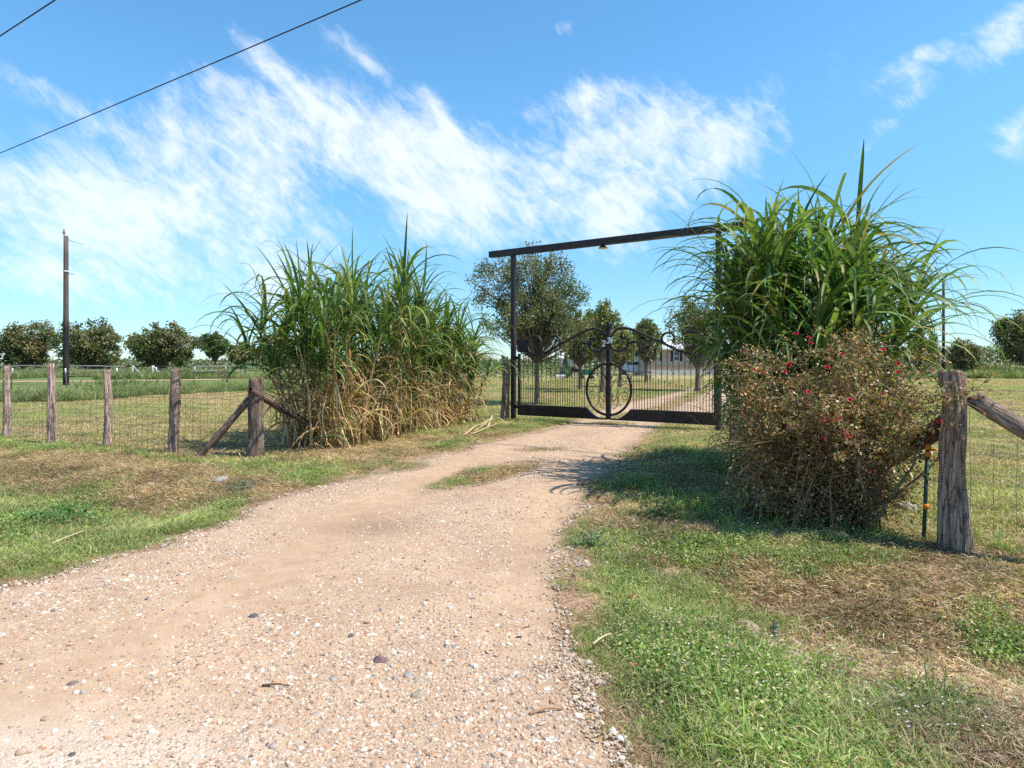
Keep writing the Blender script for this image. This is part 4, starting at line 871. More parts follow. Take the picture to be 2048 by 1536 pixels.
# ------------------------------------------------------------------ trees
def tree(name, label, X, Y, h, rx, cb, nl, ls, pal, seed, ncl=70, trunk_r=.12, fork=None, sig=.13, group=None, lean=0., cat='tree', dens=.6, ry=None, flat=1.):
    g = np.random.default_rng(seed); zb = Hs(X, Y); th = thing(name, label, cat, (X, Y, zb), group); fork = fork or cb * .85; ry = ry or rx
    cz = (h + cb) / 2; rzv = (h - cb) / 2; wood = MB()
    tp = np.array([[0, 0, -.2], [0.02, 0, fork * .5], [lean, 0, fork]]); tube(wood, curve(tp, 8), np.linspace(trunk_r * 1.25, trunk_r * .85, len(curve(tp, 8))), 9, (.2, .16, .12))
    lob = g.normal(size=(9, 3)); lob /= np.linalg.norm(lob, axis=1)[:, None]; la = g.uniform(-.3, .34, 9)
    pts = []
    while len(pts) < ncl:
        v = g.normal(size=3); v /= np.linalg.norm(v); r = g.random() ** dens; b = 1 + (la * np.maximum(0, lob @ v) ** 3).sum() * 1.4
        p = v * r * b
        if p[2] < -.62 and np.hypot(p[0], p[1]) < .3: continue
        pts.append([p[0] * rx, p[1] * ry, cz + p[2] * rzv * flat])
    pts = np.array(pts); f0 = np.array([lean, 0, fork])
    for p in pts:
        s = f0 + [g.normal(0, trunk_r * .3), g.normal(0, trunk_r * .3), -g.uniform(0, .15) * fork]; m_ = s * .5 + p * .5 + [0, 0, .12 * (h - fork) * (1 if p[2] > cz else -.3)]
        P = curve([s, m_ + g.normal(0, .04 * rx, 3), p], 8); L_ = np.linalg.norm(p - s); r0 = trunk_r * g.uniform(.12, .36); tube(wood, P, np.linspace(r0, .012 * max(1, h / 6), len(P)), 4, (.17, .14, .11), False)
    wood.build('trunk', M['bark'], th)
    k = g.integers(0, ncl, nl); off = np.clip(g.normal(0, 1, (nl, 3)), -1.7, 1.7) * [sig * rx, sig * ry, sig * rzv * 1.1]; L3 = pts[k] + off
    # thin sprays poking beyond the outline
    L3 = np.where(g.random((nl, 1)) < .0, pts[k] + off * 1.35, L3)
    ct = pal[g.integers(0, len(pal), ncl)]; own = pal[g.integers(0, len(pal), nl)]; c = (ct[k] * .5 + own * .5) * g.uniform(.65, 1.4, (nl, 1)); mb = MB(); leafquads(mb, L3, g.uniform(.6, 1.3, nl) * ls, c, .35, g, .6); mb.build('crown', M['leaf'], th); return th
GRN = np.array([(.075, .115, .035), (.10, .145, .045), (.05, .085, .028), (.14, .16, .06)])
OAK = np.array([(.12, .15, .055), (.19, .15, .075), (.085, .12, .04), (.26, .2, .11), (.15, .18, .065)])
OAK2 = np.array([(.09, .13, .045), (.15, .14, .065), (.06, .10, .035), (.2, .16, .09), (.12, .17, .06), (.26, .24, .13)])
RED = np.array([(.13, .12, .06), (.22, .12, .08), (.09, .09, .04), (.28, .18, .12)])
YEL = np.array([(.16, .2, .06), (.22, .24, .08), (.12, .16, .05), (.25, .22, .1)])
def by_px(px, top, d, hw): X = (px - 1024) / F * d; return X, d, EYE + (HY - top) / F * d, hw / F * d
def trees():
    X, Y, h, r = by_px(1073, 500, 23.8, 100); tree('oak_tree', 'sparse bronze and green tree with slim trunk just behind the left gate leaf', X, Y, h * .985, r, 1.75, 26000, .088, OAK2, 1, 230, .085, 1.75, .075, dens=.42)
    data = [  # px, top, d, half width px, crown base z, leaves, size, palette, name, label
        (-52, 640, 88, 62, 1.5, 3500, .30, RED, 'oak_tree', 'russet tree cut off by the left edge of the photo'),
        (45, 640, 90, 60, 1.3, 5200, .27, OAK, 'oak_tree', 'wide spreading tree left of the utility pole'),
        (182, 643, 88, 64, .8, 6000, .27, OAK, 'oak_tree', 'broad brownish tree directly behind the utility pole'),
        (320, 650, 86, 60, 1.2, 7500, .27, OAK, 'oak_tree', 'dense round tree standing behind the black pipe gate'),
        (430, 668, 84, 32, 2.4, 2600, .24, GRN, 'oak_tree', 'small round tree on a bare slim trunk'),
        (482, 678, 92, 32, 1.2, 2600, .27, OAK, 'oak_tree', 'low bushy tree next to the cane stand'),
        (550, 660, 80, 44, 1.0, 3000, .27, GRN, 'oak_tree', 'green tree mostly hidden behind the left canes'),
        (1205, 600, 34, 34, 2.1, 3800, .10, YEL, 'young_tree', 'upright yellow green tree above the gate centre post'),
        (1160, 640, 38, 48, 1.7, 5000, .12, OAK, 'young_tree', 'wide low tree behind the left gate leaf scrolls'),
        (1240, 640, 42, 36, 1.6, 3600, .12, YEL, 'young_tree', 'pale leafy tree right of the gate centre post'),
        (1292, 624, 53, 36, 1.9, 4000, .15, OAK2, 'young_tree', 'dark upright tree in front of the house corner'),
        (1395, 590, 36, 60, 1.7, 4200, .10, OAK2, 'young_tree', 'thin bronze green tree behind the right gate post'),
        (1845, 655, 66, 40, .8, 4200, .18, GRN, 'young_tree', 'green tree behind the tips of the right canes'),
        (1930, 680, 80, 34, .8, 3000, .2, OAK, 'young_tree', 'small rounded tree in the right hand scrub line'),
        (2062, 606, 72, 72, 1.4, 9000, .2, OAK, 'oak_tree', 'large leafy tree cut off by the right edge'),
        (2260, 600, 76, 90, 1.2, 4000, .3, OAK, 'oak_tree', 'large tree beyond the right edge')]
    for i, (px, top, d, hw, cb, nl, ls, pal, nm, lb) in enumerate(data):
        if px > 2200: continue
        X, Y, h, r = by_px(px, top, d, hw); tree(nm, lb, X, Y, h * .97, r * (.82 if d > 75 else .88), cb, int(nl * 1.9), ls * 1.35, pal, 20 + i, 150, .02 * h + .03, None, .095, dens=.42)
    # far wood along the horizon and scrub on the right
    g = np.random.default_rng(3)
    def mass(name, segs, n, ls, pal):
        mb = MB(); a = np.array(segs, float); k = g.random(n); i = np.minimum((k * (len(a) - 1)).astype(int), len(a) - 2); f_ = k * (len(a) - 1) - i; b = a[i] * (1 - f_[:, None]) + a[i + 1] * f_[:, None]
        x = b[:, 0] + g.normal(0, 1, n) * 3; y = b[:, 1] + g.uniform(-4, 10, n); hh = b[:, 2] * (.55 + .75 * fbm(x * .09, y * .02, 17)); z = hh * g.random(n) ** .7
        c = pal[g.integers(0, len(pal), n)] * (.7 + .6 * vnoise(x * .25, z * .8, 4))[:, None] * g.uniform(.7, 1.3, (n, 1)); leafquads(mb, np.stack([x, y, z + H(x, y)], 1), g.uniform(.6, 1.3, n) * ls, c, .4, g, .7); tag(mb.build(name, M['leaf']), kind='stuff')
    mass('scrub', [(50, 100, 4.2), (62, 96, 3.8), (72, 92, 4.4), (100, 90, 5)], 16000, .32, np.concatenate([OAK, GRN]))
    mass('scrub', [(44, 88, 1.3), (60, 84, 1.2), (85, 80, 1.4)], 5000, .3, YEL * .9)
    mass('treeline', [(-190, 190, 3.4), (-120, 200, 3.2), (-60, 210, 3.2), (0, 215, 3.2), (40, 180, 4), (90, 170, 6), (180, 160, 7)], 26000, .75, np.concatenate([OAK, GRN]) * .9)
    mass('scrub', [(-10, 66, 1.5), (-4, 68, 1.7), (3, 70, 1.6), (9, 72, 1.4)], 5000, .22, GRN)
trees()

# ------------------------------------------------------------------ utility pole, cables
def pole():
    X, Y = gp(132, 770); th = thing('utility_pole', 'tall dark wooden utility pole in the left field', 'utility pole', (X, Y, 0)); top = EYE + (HY - 472) / F * Y
    mb = MB(); tube(mb, np.array([[0, 0, z] for z in np.linspace(-.5, top, 10)]), np.linspace(.2, .15, 10), 12); mb.build('pole', M['pole'], th)
    mb = MB(); tube(mb, np.array([[-.12, 0, top - .1], [-.14, 0, top + .1], [-.14, 0, top + .2], [-.14, 0, top + .35], [-.14, 0, top + .5]]), [.03, .03, .09, .06, .03], 8, (.25, .15, .13)); mb.build('insulator', M['paint'], th)
    mb = MB(); tube(mb, sag((.15, 0, top - .25), (1.05, .3, top - .55), .03), .012, 5, (.3, .3, .3)); mb.build('stub_wire', M['cable'], th)
    z = EYE + (HY - 543) / F * Y; mb = MB(); tube(mb, [(0, 0, z - .05), (0, 0, z + .05)], .195, 12, (.6, .6, .6)); mb.build('band', M['paint'], th)
    mb = MB(); tube(mb, [(.15, 0, z - .15), (.55, 0, z - .2)], .02, 5); mb.build('bracket', M['cable'], th)
    X, Y = (1887 - 1024) / F * 78, 78.; th = thing('utility_pole', 'slim grey pole behind the right canes', 'utility pole', (X, Y, 0)); top = EYE + (HY - 562) / F * Y
    mb = MB(); tube(mb, np.array([[0, 0, z] for z in np.linspace(-.5, top, 8)]), np.linspace(.17, .14, 8), 10); mb.build('pole', M['pole'], th)
    mb = MB(); tube(mb, [(0, 0, top - .4), (.3, 0, top - .35), (.3, 0, top - .1)], .03, 5, (.5,) * 3); mb.build('bracket', M['paint'], th)
    # road-side cables overhead, running parallel to the fence line
    for (p, q, hh, lb) in (((0, 307), (725, 0), 13., 'long dark overhead cable crossing the sky above the left canes'), ((0, 72), (110, 0), 15., 'short stretch of cable in the upper left corner')):
        a = np.array([(p[0] - 1024) / F, 1, (HY - p[1]) / F]); b = np.array([(q[0] - 1024) / F, 1, (HY - q[1]) / F]); A = a * hh / a[2]; B = b * hh / b[2]; d = (B - A); n = np.linalg.norm(d); d /= n
        s0, s1 = A - d * 60, B + d * 50; P = np.linspace(s0, s1, 90) + [0, 0, EYE]; P[:, 2] += 1.0e-4 * (np.linspace(-60, n + 50, 90) - n / 2) ** 2
        mb = MB(); tube(mb, P, .026 if hh == 13. else .028, 6); tag(mb.build('overhead_cable', M['cable']), lb, 'cable')
pole()

# ------------------------------------------------------------------ far fences and field things
def far():
    pts = [(21, 785), (135, 785), (230, 782), (316, 775), (387, 769), (454, 765)]
    f = thing('strand_fence', 'thin wire fence on white tipped steel posts across the left field', 'fence'); prev = None
    for i, (x, y) in enumerate(pts):
        X, Y = gp(x, y); z = Hs(X, Y); mb = MB(); tl = .1 * (-1) ** i; tube(mb, [(X, Y, z - .2), (X + tl, Y, z + 1.0)], .03, 5, (.1, .08, .06)); o = mb.build('steel_post', M['rail'], f)
        mb = MB(); tube(mb, [(X + tl, Y, z + 1.0), (X + tl * 1.1, Y, z + 1.28)], .036, 5); mb.build('white_tip', M['white'], o)
        if prev is not None:
            mb = MB()
            for h_ in (.5, .9, 1.2): tube(mb, [prev + [0, 0, h_], np.array([X, Y, z + h_])], .006, 3, caps=False)
            mb.build('wire', M['wire'], f)
        prev = np.array([X, Y, z])
    # rail fence
    def rails(lab, x0, x1, d, col, step=36, h=1.3, rows=(1.25, .68), thick=.13, grp=None):
        f = thing('rail_fence', lab, 'fence'); xs = np.arange(x0, x1 + 1, step)
        for x in xs:
            X = (x - 1024) / F * d; mb = MB(); box(mb, (X, d + .08, h / 2), (.15, .12, h), col=np.array([.22, .17, .13])); mb.build('post', M['rail'], f, False)
        A = (xs[0] - 1024) / F * d; B = (xs[-1] - 1024) / F * d
        for k, z in enumerate(rows):
            for a, b in zip(xs[:-1], xs[1:]):
                a_, b_ = (a - 1024) / F * d, (b - 1024) / F * d; mb = MB(); box(mb, ((a_ + b_) / 2, d, z + RNG.normal(0, .03)), (b_ - a_ - .01, .04, thick), col=np.array(col) * RNG.uniform(.8, 1.1)); mb.build('rail', M['rail'], f, False)
    rails('grey wooden rail fence below the trees at far left', -150, 250, 80, (.42, .38, .35))
    rails('pale rail fence right of the black pipe gate', 382, 600, 80, (.55, .47, .42))
    g = thing('pipe_gate', 'long black pipe gate in the far field fence', 'gate'); d = 78.
    for y in (732.5, 738, 743.5):
        mb = MB(); tube(mb, [at(252, y, d), at(346, y, d)], .05, 6); mb.build('rail', M['black'], g)
    for x in (253, 283, 316, 345):
        mb = MB(); p = at(x, 732, d); tube(mb, [(p[0], p[1], .2), (p[0], p[1], p[2])], .05, 6); mb.build('upright', M['black'], g)
    for x, lab in ((266, 'grey gatepost with diagonal brace left of the far pipe gate'), (306, 'pale thick gatepost with diagonal brace before the far pipe gate')):
        f = thing('gatepost', lab, 'post'); X = (x - 1024) / F * 68; mb = MB(); tube(mb, [(X, 68, -.2), (X, 68, 1.35)], .13, 8, (.45, .38, .34)); mb.build('post', M['rail'], f)
        mb = MB(); tube(mb, [(X + .1, 68, 1.2), (X + 1.35, 67.6, .15)], .06, 6, (.6, .52, .45)); mb.build('brace', M['rail'], f)
    # right hand far fence posts in the scrub line
    f = thing('far_fence', 'row of short posts along the scrub at far right', 'fence')
    for i, x in enumerate(range(1800, 2120, 13)):
        X, Y = (x - 1024) / F * 84, 84.; mb = MB(); tube(mb, [(X, Y, -.1), (X + RNG.normal(0, .04), Y, 1.1)], .06, 5, (.2, .15, .11)); mb.build('post', M['rail'], f)
    # white stones edging the right lawn
    f = thing('stone_edging', 'low row of pale stones edging the lawn at far right', 'edging'); rm = rock_mesh(91, 1, .6, 'rock', (.62, .56, .5), 'stone')
    for x in range(1945, 2110, 5):
        p = ((x - 1024) / F * 88, 88.); o = inst('stone', rm, f); s = RNG.uniform(.25, .42); o.scale = (s, s, s); o.location = (*p, .1); o.rotation_euler[2] = RNG.uniform(0, 6)
    # sapling by the strand fence
    X, Y = gp(446, 792); tree('sapling', 'thin reddish sapling in the mown field left of the corner post', X, Y, 1.35, .42, .75, 90, .09, RED, 77, 9, .015, .8, .3)
    # bushy weed clumps in the field
    for i, (x, y, s, lb) in enumerate([(240, 776, 2.0, 'tall grassy weed clump left of the knotty post'), (375, 752, 1.7, 'low round bush before the far rail fence'), (405, 745, 1.8, 'dark weed bush below the small round tree')]):
        X, Y = gp(x, y + 6); th = thing('weed_clump', lb, 'weeds', (X, Y, Hs(X, Y))); g_ = np.random.default_rng(i); n = 260; b = np.stack([g_.normal(0, .45 * s, n), g_.normal(0, .3 * s, n), np.zeros(n)], 1)
        V = ribbons(b, g_.uniform(0, 6.3, n), g_.uniform(.8, 1.5, n), g_.uniform(.3, .62, n) * s, .05, g_.uniform(.4, 1.4, n), 4, None); mb = MB(); rib_add(mb, V, np.array([(.14, .2, .07), (.2, .24, .1), (.1, .15, .05)])[g_.integers(0, 3, n)]); mb.build('blades', M['grass'], th)
far()

# ------------------------------------------------------------------ house and yard things
def house():
    d = 87.; x0 = (1288 - 1024) / F * d; x1 = x0 + 19.; th = thing('house', 'tan single storey house with white metal roof and dark shutters', 'house', (x0, d, 0)); th.location = (0, 0, 0)
    def part(nm, c, s, col, mat='paint', parent=th, **k):
        mb = MB(); box(mb, c, s, col=np.array(col), **k); return mb.build(nm, M[mat], parent, False)
    cx = (x0 + x1) / 2; part('skirting', (cx, d + 4, .5), (x1 - x0 + .04, 8.04, 1.0), (.5, .44, .4)); part('wall', (cx, d + 4, 2.3), (x1 - x0, 8, 2.6), (.42, .32, .25)); part('band', (cx, d - .04, .98), (x1 - x0, .06, .14), (.45, .2, .1))
    mb = MB(); e = .5; v = [(x0 - e, d - e, 3.55), (x1 + e, d - e, 3.55), (x1 + e, d + 8 + e, 3.55), (x0 - e, d + 8 + e, 3.55), (x0 - e, d + 4, 4.85), (x1 + e, d + 4, 4.85)]
    mb.add(v, [[0, 1, 5, 4], [2, 3, 4, 5]], (.72, .72, .72)); mb.add(v, [[0, 4, 3], [1, 2, 5]], (.5, .42, .35)); mb.add(v, [[0, 3, 2, 1]], (.5, .42, .35)); rf = mb.build('roof', M['paint'], th, False)
    part('fascia', (cx, d - e - .03, 3.5), (x1 - x0 + 1, .06, .22), (.62, .6, .56))
    for k in range(14):
        X = x0 - .4 + k * 1.47; mb = MB(); tube(mb, [(X, d - e, 3.59), (X, d + 4, 4.89)], .03, 4, (.6, .6, .6)); mb.build('seam', M['paint'], rf)
    for (a, b, y0, y1) in ((1308, 1318.5, 705, 722), (1347, 1359, 701.5, 722.5), (1392, 1403, 703, 722), (1440, 1452, 703, 722)):
        X0, X1 = (a - 1024) / F * d, (b - 1024) / F * d; Z1, Z0 = EYE + (HY - y0) / F * d, EYE + (HY - y1) / F * d; xc, zc, w, h = (X0 + X1) / 2, (Z0 + Z1) / 2, X1 - X0, Z1 - Z0
        fr_ = part('window', (xc, d - .03, zc), (w, .07, h), (.8, .8, .8)); part('pane', (xc, d - .07, zc + h * .24), (w - .12, .02, h * .44), (.03,) * 3, 'glass', fr_); part('pane', (xc, d - .07, zc - h * .24), (w - .12, .02, h * .42), (.03,) * 3, 'glass', fr_)
        for s in (-1, 1): part('shutter', (xc + s * (w / 2 + .2), d - .03, zc), (.34, .07, h), (.02, .02, .022))
    def th_at(name, label, cat, px, d_): X = (px - 1024) / F * d_; return thing(name, label, cat, (X, d_, Hs(X, d_)))
    def bx(p, nm, c, s, col, mat='paint'): mb = MB(); box(mb, c, s, col=np.array(col)); return mb.build(nm, M[mat], p, False)
    # white van parked left of the house
    v = th_at('parked_van', 'white vehicle parked left of the tan house', 'van', 1268, 92); 
    mb = MB(); prof = [(-2.3, .4), (2.3, .4), (2.3, 1.1), (1.5, 1.25), (1.0, 1.95), (-2.2, 1.98), (-2.3, 1.2)]; n = len(prof); vv = [(a, -.9, b) for a, b in prof] + [(a, .9, b) for a, b in prof]
    mb.add(vv, [[i, (i + 1) % n, n + (i + 1) % n, n + i] for i in range(n)], (.75, .76, .78)); mb.add(vv, [[0, 1, 2], [0, 2, 3], [0, 3, 6], [3, 4, 6], [4, 5, 6]], (.75, .76, .78)); mb.add(vv, [[7, 9, 8], [7, 10, 9], [7, 13, 10], [10, 13, 11], [11, 13, 12]], (.75, .76, .78)); mb.build('body', M['paint'], v, False)
    bx(v, 'window', (-.1, -.91, 1.6), (2.2, .03, .45), (.02,) * 3, 'glass'); bx(v, 'bumper', (2.32, 0, .55), (.1, 1.7, .2), (.1,) * 3)
    for X in (-1.5, 1.5):
        mb = MB(); tube(mb, [(X, -.95, .36), (X, -.75, .36)], .36, 14, (.02,) * 3); w_ = mb.build('wheel', M['paint'], v); mb = MB(); tube(mb, [(X, -.96, .36), (X, -.93, .36)], .2, 10, (.5,) * 3); mb.build('rim', M['paint'], w_)
    # small far house left of the gate
    h = th_at('far_house', 'tiny tan house with brown roof beyond the lawn beside the left canes', 'house', 955, 175); bx(h, 'wall', (0, 0, 1.3), (8, 6, 2.6), (.6, .55, .5)); mb = MB(); v4 = [(-4.4, -3.4, 2.55), (4.4, -3.4, 2.55), (4.4, 3.4, 2.55), (-4.4, 3.4, 2.55), (-2, 0, 4.6), (2, 0, 4.6)]; mb.add(v4, [[0, 1, 5, 4], [2, 3, 4, 5], [3, 2, 1, 0]], (.27, .2, .15)); mb.add(v4, [[0, 4, 3], [1, 2, 5]], (.27, .2, .15)); mb.build('roof', M['paint'], h, False)
    bx(h, 'window', (1.5, -3.02, 1.5), (1, .04, 1), (.05,) * 3, 'glass'); bx(h, 'door', (-1, -3.02, 1.1), (.9, .04, 2.0), (.7,) * 3)
    # pale shed
    h = th_at('shed', 'small pale pink shed behind the wide low tree', 'shed', 1143, 100); bx(h, 'wall', (0, 0, 1.2), (3.6, 3, 2.4), (.62, .5, .44)); mb = MB(); v4 = [(-2, -1.8, 2.38), (2, -1.8, 2.38), (2, 1.8, 2.38), (-2, 1.8, 2.38), (-2, 0, 3.2), (2, 0, 3.2)]; mb.add(v4, [[0, 1, 5, 4], [2, 3, 4, 5]], (.5, .5, .5)); mb.add(v4, [[0, 4, 3], [1, 2, 5]], (.5, .45, .4)); mb.build('roof', M['paint'], h, False); bx(h, 'door', (.4, -1.52, 1.0), (.9, .05, 1.9), (.35, .3, .27))
    # green play slide / cart, black grill, white trough, bench
    c = th_at('conifer', 'small dark green conifer between the gate pickets', 'tree', 1131, 70); g = np.random.default_rng(2); n = 1500; z = g.random(n) ** 1.3 * 2.3; r = (2.4 - z) * .32 * np.sqrt(g.random(n)); a = g.uniform(0, 6.28, n); mb = MB(); leafquads(mb, np.stack([r * np.cos(a), r * np.sin(a), z + .15], 1), .14, np.array([[.02, .09, .05]]) * g.uniform(.6, 1.5, (n, 1)), .2, g); mb.build('crown', M['leaf'], c); mb = MB(); tube(mb, [(0, 0, -.1), (0, 0, 1.5)], .06, 6); mb.build('trunk', M['bark'], c)
    b = th_at('trough', 'low white trough on legs near the small conifer', 'trough', 1121, 62); bx(b, 'basin', (0, 0, .42), (1.0, .4, .16), (.78, .78, .76))
    for X in (-.4, .4): bx(b, 'leg', (X, 0, .17), (.06, .3, .34), (.7, .7, .7))
    b = th_at('barrel_grill', 'black barrel grill on legs seen through the gate pickets', 'grill', 1152, 66); mb = MB(); tube(mb, [(-.5, 0, .95), (.5, 0, .95)], .28, 12); mb.build('drum', M['black'], b); 
    for X in (-.4, .4): bx(b, 'leg', (X, 0, .35), (.05, .4, .7), (.02,) * 3, 'black')
    b = th_at('utility_cart', 'green cart with wheels behind the left gate leaf', 'cart', 1173, 66); mb = MB(); vv = [(-.7, -.4, .4), (.7, -.4, .4), (.7, .4, .4), (-.7, .4, .4), (-.85, -.5, .95), (.85, -.5, .95), (.85, .5, .95), (-.85, .5, .95)]; mb.add(vv, [[0, 1, 5, 4], [1, 2, 6, 5], [2, 3, 7, 6], [3, 0, 4, 7], [3, 2, 1, 0]], (.04, .17, .11)); mb.build('tub', M['paint'], b, False)
    for X in (-.5, .5): mb = MB(); tube(mb, [(X, -.5, .22), (X, -.42, .22)], .22, 12, (.02,) * 3); mb.build('wheel', M['paint'], b)
    b = th_at('bench', 'low wooden bench on the grass left of the house', 'bench', 1281, 58)
    for yy in (-.15, .02, .19): bx(b, 'seat_plank', (0, yy, .45), (2.0, .13, .05), (.14, .1, .08))
    for X in (-.85, .85): bx(b, 'leg', (X, 0, .21), (.08, .4, .42), (.12, .09, .07))
    bx(b, 'backrest', (0, .27, .78), (2.0, .04, .14), (.14, .1, .08))
house()

# ------------------------------------------------------------------ things lying about
def litter():
    g = np.random.default_rng(19)
    def rock(px, py, s, col, label, seed, flat=.6, name='rock', cat='rock'):
        X, Y = gp(px, py); o = inst(name, rock_mesh(seed, 3, flat, 'rock', col, name, .07)); o.location = (X, Y, Hs(X, Y) + s * .12); o.scale = (s, s, s); tag(o, label, cat)
    rock(443, 957, .2, (.3, .27, .24), 'pale round rock half sunk in the left verge grass', 1)
    rock(1812, 1018, .26, (.36, .3, .26), 'pale flat rock in the grass left of the big corner post', 2, .4)
    for i, (x, y, s, c, lb) in enumerate([
        (762, 1338, .075, (.2, .13, .12), 'dark purplish stone in the middle of the near gravel'), (815, 1370, .06, (.3, .27, .26), 'grey stone right of the dark purplish stone'),
        (838, 1380, .07, (.36, .29, .22), 'large tan stone on the near gravel beside a grey one'), (838, 1410, .065, (.34, .27, .2), 'flat tan stone above the dry straw wisp'),
        (507, 1247, .06, (.1, .09, .1), 'small black stone on the sandy wheel track'), (146, 1380, .05, (.16, .12, .11), 'brown stone beside white pebbles at lower left'),
        (944, 1212, .05, (.17, .12, .12), 'dark stone on the gravel right of centre'), (745, 1079, .045, (.09, .08, .08), 'black stone on the dark stained patch of gravel'),
        (1128, 1060, .05, (.3, .26, .24), 'grey stone at the right edge of the gravel')]):
        rock(x, y, s, c, lb, 10 + i, .7, 'stone', 'stone')
    ms = [rock_mesh(200 + i, 2, .62, 'rock', c, 'stone', .1) for i, c in enumerate([(.52, .41, .31), (.6, .51, .42), (.44, .31, .22), (.5, .38, .28), (.34, .28, .24)])]
    k = 0
    while k < 45:
        x, y = g.uniform(30, 1150), g.uniform(1150, 1530); X, Y = gp(x, y)
        if drive([X], [Y])[0] > -.15: continue
        o = inst('stone', ms[g.integers(0, 5)]); s = g.uniform(.024, .044); o.scale = (s, s, s); o.location = (X, Y, Hs(X, Y) + .012 + s * .08); o.rotation_euler = (g.normal(0, .2), g.normal(0, .2), g.uniform(0, 6.28)); tag(o, 'small pale loose stone lying on the near gravel driveway', 'stone', 'loose pale stones on the gravel driveway'); k += 1
    def stick(pts, r, col, label, name='twig', cat='twig'):
        P = []
        for (x, y, z) in pts: X, Y = gp(x, y); P.append([X, Y, Hs(X, Y) + z])
        mb = MB(); P = curve(P, 12); tube(mb, P, np.linspace(r, r * .5, len(P)), 6, col); tag(mb.build(name, M['cane']), label, cat)
    stick([(525, 1388, .02), (555, 1390, .03), (578, 1390, .02)], .006, (.16, .09, .06), 'brown twig lying on the gravel near the photo bottom')
    stick([(1058, 1448, .02), (1095, 1440, .03), (1128, 1436, .02)], .007, (.3, .17, .1), 'reddish stick at the right edge of the near gravel')
    def strand(pts, w, col, label):
        P = []
        for (x, y, z) in pts: X, Y = gp(x, y); P.append([X, Y, Hs(X, Y) + z])
        P = curve(P, 12); T = np.gradient(P, axis=0); S = np.cross(T, [0, 0, 1]); S /= np.linalg.norm(S, axis=1)[:, None]; k = np.linspace(1, .3, len(P))[:, None] * w / 2; V = np.stack([P - S * k, P + [0, 0, .004], P + S * k], 1)[None]; mb = MB(); rib_add(mb, V, np.array([col])); tag(mb.build('cane_leaf', M['dry']), label, 'leaf')
    strand([(103, 1098, .05), (130, 1090, .07), (160, 1078, .08), (172, 1068, .06)], .022, (.6, .45, .3), 'long straw coloured leaf lying on the left verge')
    strand([(1186, 1314, .06), (1205, 1303, .07), (1222, 1292, .06)], .014, (.6, .48, .3), 'pale straw stem lying on the right verge grass')
    for i, (a, b, c) in enumerate([((950, 866), (985, 850), (1000, 842)), ((945, 872), (1000, 858), (1040, 852)), ((960, 855), (990, 846), (1015, 850)), ((930, 874), (960, 862), (1010, 862)), ((975, 862), (985, 842), (990, 836))]):
        strand([(*a, .05), (*b, .14), (*c, .04)], .05, (.6, .46, .28), ['longest', 'lowest', 'topmost', 'leftmost', 'steepest'][i] + ' pale dry leaf in the pile at the foot of the left canes')
    # brown fallen leaves
    lm = MB(); V = ribbons([[0, 0, 0]], 0., .3, .06, .042, .9, 4, .5); rib_add(lm, V, np.array([[.42, .13, .05]])); lm = lm.mesh('fallen_leaf', M['dry'])
    for i, (x, y) in enumerate([(493, 1000), (512, 993), (153, 1033), (260, 1029), (345, 1045), (3, 1077), (1257, 1220), (1261, 1217), (1399, 1297), (1352, 1318), (1320, 1366), (1275, 1362), (1242, 1218), (1057, 1289)]):
        X, Y = gp(x, y); o = inst('fallen_leaf', lm); o.location = (X, Y, Hs(X, Y) + .07); s = g.uniform(.5, .85); o.scale = (s, s, s); o.rotation_euler = (g.normal(0, .4), g.normal(0, .4), g.uniform(0, 6.28)); tag(o, 'rust brown fallen leaf lying on the verge beside the driveway', 'leaf', 'rust brown fallen leaves along the driveway')
    # culvert mouth in the right verge
    th = thing('culvert', 'broken concrete culvert edge sunk in the strawy right verge', 'culvert')
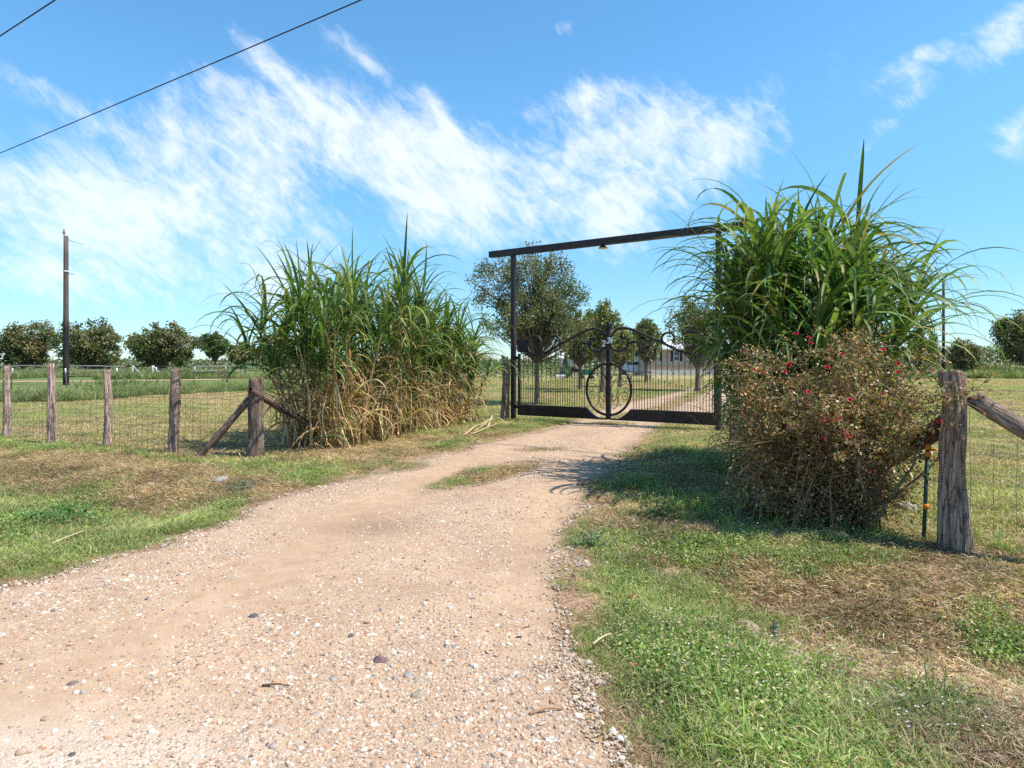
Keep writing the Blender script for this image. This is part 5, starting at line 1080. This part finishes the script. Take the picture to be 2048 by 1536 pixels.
    for i, (x, y, sz) in enumerate([(1492, 1200, .16), (1512, 1222, .12), (1545, 1262, .2), (1572, 1285, .15), (1600, 1308, .2), (1618, 1338, .14), (1640, 1322, .1)]):
        X, Y = gp(x, y - 8); o = inst('concrete_chunk', rock_mesh(300 + i, 3, .45, 'rock', (.34, .25, .18), 'concrete_chunk', .1), th); o.location = (X, Y, Hs(X, Y) + .02); o.scale = (sz * 1.5, sz * .8, sz); o.rotation_euler = (g.normal(0, .15), g.normal(0, .15), -.9 + g.normal(0, .4))
    a_ = np.array([*gp(1548, 1192), 0.]); b_ = np.array([*gp(1556, 1228), 0.]); a_[2] = Hs(a_[0], a_[1]) + .06; b_[2] = Hs(b_[0], b_[1]) + .05
    for dx in (0,):
        mb = MB(); tube(mb, [a_ + [dx, 0, 0], b_ + [dx, 0, -.03]], .012, 8, (.03, .06, .055)); mb.build('pipe_rim', M['paint'], th)
    # leafy weeds
    for (x, y, n, s, pal, lb) in [(1184, 1095, 60, .055, [(.06, .11, .06), (.1, .16, .09)], 'small dark green weed rosette at the right edge of the gravel'), (105, 1040, 260, .06, [(.06, .14, .035), (.09, .19, .05)], 'bushy dark green weed patch in the left verge'), (1325, 1035, 60, .085, [(.22, .27, .12), (.17, .24, .1)], 'pale broad leaved weed in the shaded right verge'), (480, 975, 90, .05, [(.1, .15, .09)], 'grey green weed beside the pale round rock')]:
        X, Y = gp(x, y); th = thing('weed', lb, 'weed', (X, Y, Hs(X, Y))); mb = MB(); sp = .09 if n < 100 else .24; b = np.stack([g.normal(0, sp, n), g.normal(0, sp * .8, n), g.uniform(.02, .13, n)], 1); V = ribbons(b, g.uniform(0, 6.28, n), g.uniform(.1, 1.2, n), g.uniform(.6, 1.2, n) * s, s * .45, g.uniform(.2, 1.2, n), 3, .3); rib_add(mb, V, np.array(pal)[g.integers(0, len(pal), n)] * g.uniform(.8, 1.3, (n, 1))); mb.build('leaves', M['grass'], th)
    # tiny white flowers in the verge
    x, y = cand(2400, 2.3, 9, 1.2, .9); sd = drive(x, y); k = (sd > .3) & (ditchd(x, y) < 1.3) & (fbm(x * .9, y * .9, 55) > .56); x, y = x[k], y[k]; mb = MB(); n = len(x)
    for j in range(4):
        V = ribbons(np.stack([x, y, H(x, y) + .06 + .03 * vnoise(x * 9, y * 9, 2)], 1), j * 1.57 + x * 7, .4, .007, .006, .5, 1, None); rib_add(mb, V, np.tile([[.8, .8, .85]], (n, 1)))
    tag(mb.build('white_flowers', M['flower']), kind='stuff')
litter()
